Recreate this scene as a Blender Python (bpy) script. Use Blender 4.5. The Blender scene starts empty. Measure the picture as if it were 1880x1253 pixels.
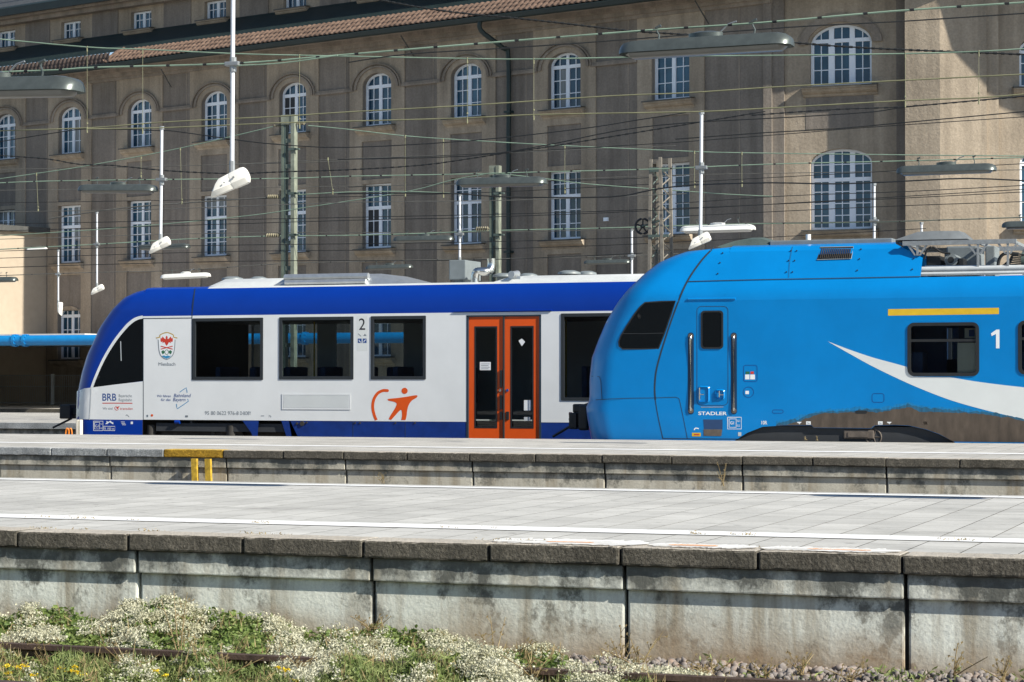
import bpy, bmesh, math, random
import numpy as np
from mathutils import Vector, Matrix
random.seed(7); rng = np.random.default_rng(11)
SC = bpy.context.scene
COL = SC.collection
rad = math.radians

# ------------------------------------------------------------------ camera model (metres; platform tops at z = 0)
FPX, YAW, CAMH = 4024.0, rad(20.2), 1.02
PIT = math.atan((700 - 626.5) / FPX)
cR = np.array([math.cos(YAW), math.sin(YAW), 0.0]); cF0 = np.array([-math.sin(YAW), math.cos(YAW), 0.0]); ZA = np.array([0, 0, 1.0])
cF = cF0 * math.cos(PIT) + ZA * math.sin(PIT); cU = -cF0 * math.sin(PIT) + ZA * math.cos(PIT)
CAM = np.array([0, 0, CAMH])
def ray(x, y): return cF + (x - 940) / FPX * cR - (y - 626.5) / FPX * cU
def hit(x, y, P, n):
    d = ray(x, y); return CAM + d * (np.dot(P - CAM, n) / np.dot(d, n))
def atY(x, y, Y): return hit(x, y, np.array([0, Y, 0.0]), np.array([0, 1.0, 0]))
def atZ(x, y, z): return hit(x, y, np.array([0, 0, z]), ZA)
def pix(p):
    d = np.array(p, float) - CAM; w = d @ cF
    return (940 + FPX * (d @ cR) / w, 626.5 - FPX * (d @ cU) / w)

SUN_AZ, SUN_EL = rad(-16.2), rad(34)
SUN = np.array([math.cos(SUN_AZ) * math.cos(SUN_EL), math.sin(SUN_AZ) * math.cos(SUN_EL), math.sin(SUN_EL)])

# ------------------------------------------------------------------ materials
def newmat(name):
    m = bpy.data.materials.new(name); m.use_nodes = True
    nt = m.node_tree; b = nt.nodes['Principled BSDF']
    return m, nt, b
def nd(nt, t, **kw):
    n = nt.nodes.new(t)
    for k, v in kw.items():
        if k in n.inputs: n.inputs[k].default_value = v
        else: setattr(n, k, v)
    return n
def ramp(nt, fac, stops):
    r = nd(nt, 'ShaderNodeValToRGB'); e = r.color_ramp.elements
    while len(e) < len(stops): e.new(0.5)
    for i, (p, c) in enumerate(stops):
        e[i].position = p; e[i].color = (c[0], c[1], c[2], 1) if not isinstance(c, (int, float)) else (c, c, c, 1)
    nt.links.new(fac, r.inputs[0]); return r.outputs[0]
def mixc(nt, fac, a, b, mode='MIX'):
    n = nd(nt, 'ShaderNodeMix', data_type='RGBA', blend_type=mode)
    for sock, v in ((n.inputs[0], fac), (n.inputs[6], a), (n.inputs[7], b)):
        if hasattr(v, 'links') or isinstance(v, bpy.types.NodeSocket): nt.links.new(v, sock)
        elif isinstance(v, (int, float)): sock.default_value = v
        else: sock.default_value = (v[0], v[1], v[2], 1)
    return n.outputs[2]
def coords(nt, scale=(1, 1, 1), rotz=0):
    tc = nd(nt, 'ShaderNodeTexCoord'); mp = nd(nt, 'ShaderNodeMapping')
    mp.inputs['Scale'].default_value = scale; mp.inputs['Rotation'].default_value = (0, 0, rotz)
    nt.links.new(tc.outputs['Object'], mp.inputs[0]); return mp.outputs[0]
def noise(nt, vec, scale, detail=4, rough=.6):
    n = nd(nt, 'ShaderNodeTexNoise'); n.inputs['Scale'].default_value = scale
    n.inputs['Detail'].default_value = detail; n.inputs['Roughness'].default_value = rough
    nt.links.new(vec, n.inputs['Vector']); return n.outputs[0]
def bump(nt, b, h, strength=.3, dist=.02):
    n = nd(nt, 'ShaderNodeBump'); n.inputs['Strength'].default_value = strength; n.inputs['Distance'].default_value = dist
    nt.links.new(h, n.inputs['Height']); nt.links.new(n.outputs[0], b.inputs['Normal'])
def simple(name, c, rough=.6, metal=0, var=.12, scale=6, bmp=0, bscale=60, spec=.5, coat=0, stretch=(1, 1, 1)):
    m, nt, b = newmat(name)
    b.inputs['Roughness'].default_value = rough; b.inputs['Metallic'].default_value = metal
    b.inputs['Specular IOR Level'].default_value = spec; b.inputs['Coat Weight'].default_value = coat
    v = coords(nt, stretch)
    n = noise(nt, v, scale)
    lo = [x * (1 - var) for x in c]; hi = [min(1, x * (1 + var)) for x in c]
    nt.links.new(ramp(nt, n, [(.3, lo), (.7, hi)]), b.inputs['Base Color'])
    if bmp: bump(nt, b, noise(nt, v, bscale, 3), bmp)
    return m
M = {}
M['gloss_white'] = simple('white_paint', (.72, .745, .76), .3, bmp=.03, bscale=1.6, var=.035, scale=1.5, coat=.1)
M['roof_white'] = simple('roof_paint', (.52, .54, .54), .6, var=.08, scale=3)
M['lint_blue'] = simple('royal_blue_paint', (.001, .035, .30), .32, var=.05, scale=1.5, coat=.05, spec=.3)
M['skirt_blue'] = simple('navy_paint', (.003, .028, .19), .4, var=.2, scale=4)
M['orange'] = simple('orange_paint', (.68, .085, .006), .35, var=.05, scale=3)
M['flirt_blue'] = simple('azure_paint', (.0, .195, .53), .3, var=.07, scale=1.2, coat=.08, bmp=.05, bscale=1.4, spec=.35)
M['flirt_dirt'] = simple('brown_dirt', (.078, .06, .046), .8, var=.3, scale=9, stretch=(1, 1, .3))
M['flirt_wash2'] = simple('faintly_dulled_blue', (.002, .175, .42), .45, var=.2, scale=14, stretch=(2, 1, .3))
M['flirt_wash'] = simple('dulled_blue', (.012, .10, .19), .6, var=.35, scale=14, stretch=(2, 1, .3))
M['swoosh'] = simple('pale_grey_paint', (.66, .69, .69), .35, var=.04, scale=2)
M['yellow'] = simple('yellow_paint', (.66, .43, .02), .45, var=.08, scale=5)
M['worn_yellow'] = simple('worn_yellow_paint', (.46, .30, .03), .7, var=.4, scale=14)
M['slot_shade_blue'] = simple('deep_blue_slot_shade', (.001, .028, .075), .5, var=.1)  # flat slot fill with the recess shadow painted in
M['near_black'] = simple('near_black_running_gear', (.006, .006, .006), .9, var=.3, spec=.1)  # near-black so the wheels and underframe read dark
M['black'] = simple('black_rubber', (.012, .014, .016), .5, var=.2, scale=8)
M['line_dark'] = simple('dark_seam_line', (.012, .03, .05), .7, var=.1)  # dark line colour for seams and joints
M['dark_frame'] = simple('dark_window_frame', (.022, .027, .032), .45, var=.1)
M['under'] = simple('underframe_grime', (.03, .028, .026), .85, var=.4, scale=8)
M['bronze'] = simple('dusty_brown_metal', (.11, .09, .075), .7, var=.25, scale=9)
M['steel'] = simple('brushed_steel', (.62, .61, .58), .25, metal=1, var=.1)
M['galv'] = simple('galvanised_steel', (.33, .35, .36), .5, metal=.6, var=.15, scale=12)
M['alu'] = simple('aluminium', (.55, .57, .58), .4, metal=.8, var=.1, scale=7)
M['grey_box'] = simple('grey_sheet_metal', (.17, .195, .205), .5, var=.1)
M['hood_grey'] = simple('dark_grey_hood', (.15, .165, .175), .5, var=.15)
M['light_grey'] = simple('light_grey_paint', (.47, .50, .52), .4, var=.08)
M['lamp_grey'] = simple('grey_green_lamp_metal', (.105, .122, .116), .36, metal=.5, var=.18, scale=9)
M['lamp_white'] = simple('white_lamp_enamel', (.74, .74, .71), .4, var=.04)
M['lens'] = simple('lamp_lens', (.10, .105, .10), .3, var=.1)
M['pole_white'] = simple('pale_pole_paint', (.62, .65, .70), .4, var=.06)
M['box_white'] = simple('white_plastic', (.78, .77, .72), .4, var=.04)
M['mast_green_lit'] = simple('mast_green_painted_sun', (.20, .22, .175), .6, var=.25, scale=5)  # sunlit brightness painted into the right channel's green
M['mast_green_shade'] = simple('mast_green_painted_shade', (.12, .145, .115), .6, var=.2, scale=5)  # same green with shade painted in, for left channel and battens
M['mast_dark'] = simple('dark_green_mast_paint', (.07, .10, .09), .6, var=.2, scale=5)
M['mast_rust'] = simple('weathered_mast_steel', (.20, .18, .15), .75, var=.3, scale=6)
M['cu'] = simple('verdigris_copper', (.19, .27, .205), .6, var=.25, scale=3)
M['cu2'] = simple('olive_wire', (.19, .19, .11), .6, var=.25, scale=3)
M['wire_dark'] = simple('black_cable', (.012, .014, .015), .6, var=.2)
M['wire_grey'] = simple('grey_wire', (.10, .10, .09), .6, var=.3)
M['insul'] = simple('brown_grey_porcelain', (.22, .20, .14), .35, var=.2)
M['pipe_blue'] = simple('blue_pipe_paint', (.005, .20, .50), .45, var=.08)
M['canopy'] = simple('pale_canopy', (.62, .60, .58), .6, var=.08)
M['post_white'] = simple('white_plastic_post', (.72, .68, .58), .5, var=.05)
M['hose'] = simple('orange_hose', (.75, .22, .02), .5, var=.05)
M['tile_shade'] = simple('clay_tiles_painted_shade', (.085, .062, .052), .9, var=.35, scale=6)  # clay tiles darkened to paint in the shade left of the hip
M['slate'] = simple('dark_green_sheet', (.012, .024, .024), .55, var=.2, scale=2)
M['slate2'] = simple('grey_slate', (.07, .075, .08), .6, var=.3, scale=9, stretch=(1, 1, 3))
M['win_white'] = simple('window_white_paint', (.78, .83, .90), .45, var=.04)
M['sill'] = simple('dark_sill_sheet', (.06, .062, .06), .6, var=.2)
M['downpipe'] = simple('dark_green_pipe', (.010, .024, .024), .5, var=.15)
M['ground'] = simple('ballast_soil', (.17, .15, .13), .95, var=.4, scale=18, bmp=.8, bscale=30)
M['rail'] = simple('rusty_rail', (.085, .055, .042), .6, metal=.25, var=.35, scale=14, bmp=.2)
M['curtain'] = simple('dim_curtain', (.17, .19, .20), .4, var=.2, scale=3, stretch=(6, 1, .5))
M['seat'] = simple('seat_fabric', (.03, .07, .17), .9, var=.2)
M['inner'] = simple('interior_panel', (.12, .13, .14), .7, var=.1)
M['inner_dark'] = simple('dark_unlit_interior', (.03, .034, .04), .8, var=.1)
M['inner_beige'] = simple('interior_beige_panel', (.55, .53, .44), .6, var=.05)
M['inner_blue'] = simple('interior_blue_panel', (.015, .05, .14), .6, var=.05)
M['red'] = simple('red_paint', (.55, .045, .025), .5, var=.05)
M['gold'] = simple('gold_paint', (.45, .30, .05), .5, var=.05)
M['green'] = simple('green_paint', (.02, .13, .06), .5, var=.05)
M['txt_blue'] = simple('blue_lettering', (.01, .06, .25), .5, var=.02)
M['txt_sky'] = simple('light_blue_lettering', (.03, .25, .48), .5, var=.02)
M['txt_grey'] = simple('grey_lettering', (.16, .19, .22), .5, var=.02)
M['txt_black'] = simple('black_lettering', (.015, .015, .02), .5, var=.02)
M['txt_white'] = simple('white_lettering', (.75, .78, .80), .5, var=.02)
M['bark'] = simple('dry_stem', (.30, .24, .13), .8, var=.3)
M['concrete_left'] = simple('cream_render', (.37, .31, .24), .85, var=.06, scale=3, bmp=.15)

def glass_mat(name, base, rough=.04, bumps=.0):
    m, nt, b = newmat(name)
    b.inputs['Base Color'].default_value = (*base, 1); b.inputs['Roughness'].default_value = rough
    b.inputs['IOR'].default_value = 1.5; b.inputs['Specular IOR Level'].default_value = .5
    if bumps:
        bump(nt, b, noise(nt, coords(nt), 1.3, 2), bumps, .05)
    return m
M['cab_glass'] = glass_mat('dark_cab_glass', (.006, .008, .010), .03)
def pane_mat():
    m, nt, b = newmat('sky_blue_pane')
    v = coords(nt)
    n = noise(nt, v, .9, 3)
    oi = nd(nt, 'ShaderNodeObjectInfo')
    c1 = ramp(nt, n, [(.35, (.010, .042, .08)), (.65, (.03, .095, .165))])  # blue of the reflected sky painted into the pane colour
    c2 = ramp(nt, oi.outputs['Random'], [(0, (.45, .5, .55)), (1, (1.25, 1.25, 1.2))])
    nt.links.new(mixc(nt, 1.0, c1, c2, 'MULTIPLY'), b.inputs['Base Color'])
    b.inputs['Roughness'].default_value = .06; b.inputs['Specular IOR Level'].default_value = .6
    bump(nt, b, noise(nt, v, 1.6, 1), .28, .03)
    return m
M['pane'] = pane_mat()
def tint_glass(name, tint, refl):
    m, nt, b = newmat(name); nt.nodes.remove(b)
    out = nt.nodes['Material Output']
    tr = nd(nt, 'ShaderNodeBsdfTransparent'); tr.inputs[0].default_value = (*tint, 1)
    gl = nd(nt, 'ShaderNodeBsdfGlossy'); gl.inputs['Roughness'].default_value = .02; gl.inputs[0].default_value = (refl, refl, refl, 1)
    fr = nd(nt, 'ShaderNodeFresnel'); fr.inputs[0].default_value = 1.5
    mx = nd(nt, 'ShaderNodeMixShader')
    nt.links.new(fr.outputs[0], mx.inputs[0]); nt.links.new(tr.outputs[0], mx.inputs[1]); nt.links.new(gl.outputs[0], mx.inputs[2])
    nt.links.new(mx.outputs[0], out.inputs[0]); return m
M['tint'] = tint_glass('tinted_window_glass', (.47, .53, .54), .9)
M['tint2'] = tint_glass('tinted_window_glass_light', (.62, .68, .70), .8)

def render_mat(name, c, rougher=.25):
    """rough-cast render: blotches, vertical streaks, grain"""
    m, nt, b = newmat(name)
    v = coords(nt); v2 = coords(nt, (1.6, 1.6, .16))
    n1 = noise(nt, v, .5, 5); n2 = noise(nt, v2, 1.4, 4); n3 = noise(nt, v, 16, 3)
    a = ramp(nt, n1, [(.3, [x * .84 for x in c]), (.7, [x * 1.12 for x in c])])
    s = ramp(nt, n2, [(.3, .70), (.62, 1.05)])
    g = ramp(nt, n3, [(.3, .88), (.7, 1.1)])
    col = mixc(nt, 1.0, mixc(nt, 1.0, a, s, 'MULTIPLY'), g, 'MULTIPLY')
    nt.links.new(col, b.inputs['Base Color']); b.inputs['Roughness'].default_value = .95
    b.inputs['Specular IOR Level'].default_value = .15
    bump(nt, b, noise(nt, v, 9, 5, .7), rougher, .05)
    return m
M['plaster'] = render_mat('tan_roughcast', (.365, .306, .238), .35)
M['plaster_dark'] = render_mat('grey_brown_roughcast', (.228, .20, .173), .3)
M['mould'] = render_mat('stone_moulding', (.28, .24, .20), .2)
M['shade_wall'] = render_mat('brown_base_plaster', (.22, .17, .13), .2)

def tile_mat():
    m, nt, b = newmat('clay_tiles')
    v = coords(nt)
    n = noise(nt, v, 6, 3); n2 = noise(nt, v, .8, 3)
    c = ramp(nt, n, [(.3, (.10, .062, .044)), (.7, (.225, .148, .108))])
    s = ramp(nt, n2, [(.3, .8), (.7, 1.1)])
    nt.links.new(mixc(nt, 1.0, c, s, 'MULTIPLY'), b.inputs['Base Color']); b.inputs['Roughness'].default_value = .9
    return m
M['tile'] = tile_mat()

def paving_mat(name, sx, sy, c, joint):
    m, nt, b = newmat(name)
    v = coords(nt)
    br = nd(nt, 'ShaderNodeTexBrick'); br.offset = 0.5; br.offset_frequency = 2
    br.inputs['Scale'].default_value = 1; br.inputs['Brick Width'].default_value = sx; br.inputs['Row Height'].default_value = sy
    br.inputs['Mortar Size'].default_value = .0045; br.inputs['Mortar Smooth'].default_value = .3
    br.inputs['Color1'].default_value = (*[x * .90 for x in c], 1); br.inputs['Color2'].default_value = (*[x * 1.06 for x in c], 1)
    # rows run across the platform so that the cross joints are continuous
    mp = nd(nt, 'ShaderNodeMapping'); mp.inputs['Rotation'].default_value = (0, 0, rad(90))
    nt.links.new(v, mp.inputs[0]); nt.links.new(mp.outputs[0], br.inputs['Vector'])
    n = noise(nt, v, 1.2, 6, .7); n3 = noise(nt, coords(nt, (.25, 1.2, 1)), 2.4, 4); nb = noise(nt, v, 40, 3)
    st = ramp(nt, n, [(.25, .86), (.7, 1.06)]); st3 = ramp(nt, n3, [(.3, .9), (.6, 1.03)]); gr = ramp(nt, nb, [(.3, .90), (.7, 1.06)])
    col = mixc(nt, 1.0, mixc(nt, 1.0, mixc(nt, 1.0, br.outputs['Color'], st, 'MULTIPLY'), st3, 'MULTIPLY'), gr, 'MULTIPLY')
    sp = ramp(nt, noise(nt, v, 7, 2, .4), [(.66, 1.0), (.72, .72)]); bl = ramp(nt, noise(nt, coords(nt, (.5, 1, 1)), .9, 5, .7), [(.36, .84), (.5, 1.0)])
    col = mixc(nt, 1.0, mixc(nt, 1.0, col, sp, 'MULTIPLY'), bl, 'MULTIPLY')
    jm = nd(nt, 'ShaderNodeMath', operation='MULTIPLY')
    jn = ramp(nt, noise(nt, v, 1.6, 3), [(.38, .15), (.66, 1.0)])
    nt.links.new(br.outputs['Fac'], jm.inputs[0]); nt.links.new(jn, jm.inputs[1])
    col = mixc(nt, jm.outputs[0], col, joint)
    nt.links.new(col, b.inputs['Base Color']); b.inputs['Roughness'].default_value = .9; b.inputs['Specular IOR Level'].default_value = .2
    inv = nd(nt, 'ShaderNodeMath', operation='SUBTRACT'); inv.inputs[0].default_value = 1; nt.links.new(br.outputs['Fac'], inv.inputs[1])
    bump(nt, b, inv.outputs[0], .4, .006)
    return m
M['paving'] = paving_mat('concrete_slabs', .62, .335, (.49, .485, .46), (.17, .155, .12))
M['paving_far'] = paving_mat('concrete_slabs_old', .62, .335, (.47, .455, .42), (.18, .16, .12))

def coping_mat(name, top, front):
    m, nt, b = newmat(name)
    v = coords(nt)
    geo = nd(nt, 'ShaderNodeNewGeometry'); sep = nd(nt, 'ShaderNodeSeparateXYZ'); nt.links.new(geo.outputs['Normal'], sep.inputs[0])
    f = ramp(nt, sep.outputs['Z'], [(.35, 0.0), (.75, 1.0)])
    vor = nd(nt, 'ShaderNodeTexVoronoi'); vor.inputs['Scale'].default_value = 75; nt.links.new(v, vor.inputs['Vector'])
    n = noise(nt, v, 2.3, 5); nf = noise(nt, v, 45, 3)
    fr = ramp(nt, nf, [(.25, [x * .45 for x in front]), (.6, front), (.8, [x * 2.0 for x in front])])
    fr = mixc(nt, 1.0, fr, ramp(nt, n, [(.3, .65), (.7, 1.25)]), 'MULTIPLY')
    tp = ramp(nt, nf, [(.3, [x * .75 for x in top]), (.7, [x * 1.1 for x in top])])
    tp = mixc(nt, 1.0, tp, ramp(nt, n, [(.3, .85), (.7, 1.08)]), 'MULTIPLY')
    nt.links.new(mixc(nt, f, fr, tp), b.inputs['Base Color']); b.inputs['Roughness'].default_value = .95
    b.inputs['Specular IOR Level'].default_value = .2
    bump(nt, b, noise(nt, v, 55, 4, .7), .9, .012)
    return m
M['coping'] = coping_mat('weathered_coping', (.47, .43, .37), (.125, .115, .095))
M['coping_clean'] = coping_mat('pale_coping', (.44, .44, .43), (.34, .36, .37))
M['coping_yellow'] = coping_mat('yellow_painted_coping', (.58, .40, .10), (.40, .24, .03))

def wall_mat(name, soilz, soil_w, c=(.70, .72, .655)):
    m, nt, b = newmat(name)
    tc = nd(nt, 'ShaderNodeTexCoord'); v = coords(nt); v2 = coords(nt, (3.2, 3.2, .35)); v3 = coords(nt, (1, 1, .8))
    sep = nd(nt, 'ShaderNodeSeparateXYZ'); gp_ = nd(nt, 'ShaderNodeNewGeometry'); nt.links.new(gp_.outputs['Position'], sep.inputs[0])
    n1 = noise(nt, v, 1.3, 6, .65); n2 = noise(nt, v2, 1.5, 5, .6); n3 = noise(nt, v, 60, 3); n4 = noise(nt, v3, 3.2, 6, .75)
    base = ramp(nt, n1, [(.3, [x * .80 for x in c]), (.7, [x * 1.15 for x in c])])
    base = mixc(nt, 1.0, base, ramp(nt, n3, [(.3, .9), (.7, 1.08)]), 'MULTIPLY')
    streak = ramp(nt, n2, [(.49, 0.0), (.66, .75)])
    base = mixc(nt, streak, base, (.29, .24, .165))
    grime = ramp(nt, n4, [(.53, 0.0), (.62, .75)])
    base = mixc(nt, grime, base, (.19, .18, .15))
    # rising damp: a ragged brown tide line above the ballast
    mr = nd(nt, 'ShaderNodeMath', operation='MULTIPLY_ADD'); mr.inputs[1].default_value = .5; mr.inputs[2].default_value = 0
    nt.links.new(n1, mr.inputs[0])
    ad = nd(nt, 'ShaderNodeMath', operation='ADD'); nt.links.new(sep.outputs['Z'], ad.inputs[0]); nt.links.new(mr.outputs[0], ad.inputs[1])
    mp = nd(nt, 'ShaderNodeMapRange'); mp.inputs['From Min'].default_value = soilz + soil_w; mp.inputs['From Max'].default_value = soilz
    nt.links.new(ad.outputs[0], mp.inputs['Value'])
    damp = nd(nt, 'ShaderNodeMath', operation='MULTIPLY'); damp.inputs[1].default_value = .8; nt.links.new(mp.outputs[0], damp.inputs[0])
    base = mixc(nt, damp.outputs[0], base, (.33, .23, .14))
    # black algae under the lip, darkened further to paint in the lip's shade
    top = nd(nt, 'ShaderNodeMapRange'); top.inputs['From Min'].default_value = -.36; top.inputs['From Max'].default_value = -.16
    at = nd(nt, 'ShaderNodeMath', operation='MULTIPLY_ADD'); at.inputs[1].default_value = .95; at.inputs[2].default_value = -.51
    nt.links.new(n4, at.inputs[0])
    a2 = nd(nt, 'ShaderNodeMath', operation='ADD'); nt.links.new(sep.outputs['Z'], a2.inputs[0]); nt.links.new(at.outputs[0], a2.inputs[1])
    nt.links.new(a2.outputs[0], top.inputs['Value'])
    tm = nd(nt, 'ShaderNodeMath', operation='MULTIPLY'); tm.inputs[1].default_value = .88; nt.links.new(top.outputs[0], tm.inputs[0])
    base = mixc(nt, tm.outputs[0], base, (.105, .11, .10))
    nt.links.new(base, b.inputs['Base Color']); b.inputs['Roughness'].default_value = .93; b.inputs['Specular IOR Level'].default_value = .2
    bump(nt, b, noise(nt, v, 30, 6, .7), .4, .012)
    return m
M['wall_near'] = wall_mat('stained_concrete', -.41, .24)
M['wall_far'] = wall_mat('stained_concrete_far', -.60, .14, (.50, .475, .40))

def paint_mat(name, c, cover=.5, scale=9, stretch=(.4, 2, 1)):
    """worn road paint: patchy with the concrete showing through"""
    m, nt, b = newmat(name)
    n = noise(nt, coords(nt, stretch), scale, 5, .7)
    nt.links.new(ramp(nt, n, [(cover - .12, (.48, .46, .43)), (cover + .08, c)]), b.inputs['Base Color']); b.inputs['Roughness'].default_value = .8
    return m
M['line_white'] = paint_mat('white_line_paint', (.77, .78, .78), .42)
M['spray_white'] = paint_mat('white_spray', (.80, .80, .78), .42, 5)
M['spray_orange'] = paint_mat('orange_spray', (.80, .40, .20), .44, 7)
def spray_mat(name, c, cover, scale):
    m, nt, b = newmat(name); b.inputs['Base Color'].default_value = (*c, 1); b.inputs['Roughness'].default_value = .9
    tr = nd(nt, 'ShaderNodeBsdfTransparent'); mx = nd(nt, 'ShaderNodeMixShader')
    nt.links.new(ramp(nt, noise(nt, coords(nt, (.35, 2.2, 1)), scale, 5, .75), [(cover - .16, 0.0), (cover + .12, .92)]), mx.inputs[0])
    nt.links.new(tr.outputs[0], mx.inputs[1]); nt.links.new(b.outputs[0], mx.inputs[2]); nt.links.new(mx.outputs[0], nt.nodes['Material Output'].inputs[0]); return m
M['spray_white'] = spray_mat('white_spray_mist', (.78, .78, .76), .46, 6); M['spray_orange'] = spray_mat('orange_spray_mist', (.80, .36, .14), .46, 8)
M['kerb_yellow'] = M['coping_yellow']

def leaf_mat(name, a, b_):
    m, nt, b = newmat(name)
    v = coords(nt)
    n = noise(nt, v, 5, 3); n2 = noise(nt, v, 50, 1)
    c = ramp(nt, n, [(.3, a), (.7, b_)])
    nt.links.new(mixc(nt, 1.0, c, ramp(nt, n2, [(.3, .65), (.7, 1.35)]), 'MULTIPLY'), b.inputs['Base Color'])
    b.inputs['Roughness'].default_value = .6
    tr = nd(nt, 'ShaderNodeBsdfTranslucent'); nt.links.new(c, tr.inputs[0])
    mx = nd(nt, 'ShaderNodeMixShader'); mx.inputs[0].default_value = .35
    nt.links.new(b.outputs[0], mx.inputs[1]); nt.links.new(tr.outputs[0], mx.inputs[2])
    nt.links.new(mx.outputs[0], nt.nodes['Material Output'].inputs[0])
    return m
M['leaf'] = leaf_mat('green_leaf', (.09, .16, .035), (.24, .31, .09))
M['leaf2'] = leaf_mat('grey_green_leaf', (.13, .185, .055), (.31, .35, .13))
M['blossom'] = leaf_mat('cream_blossom', (.50, .49, .34), (.66, .65, .52))
M['yellow_bloom'] = leaf_mat('yellow_bloom', (.70, .50, .01), (.80, .62, .03))
M['dry'] = leaf_mat('dry_stalk', (.24, .17, .08), (.42, .34, .17))
M['dead'] = leaf_mat('dead_brown_stalk', (.12, .06, .03), (.22, .12, .07))
def stone_mat():
    m, nt, b = newmat('ballast_stone')
    v = coords(nt); n = noise(nt, v, 9, 2); n2 = noise(nt, v, 60, 3)
    c = ramp(nt, n, [(.3, (.12, .095, .08)), (.5, (.22, .20, .19)), (.7, (.26, .19, .15))])
    nt.links.new(mixc(nt, 1.0, c, ramp(nt, n2, [(.3, .75), (.7, 1.2)]), 'MULTIPLY'), b.inputs['Base Color']); b.inputs['Roughness'].default_value = .9
    return m
M['stone'] = stone_mat()

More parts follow.
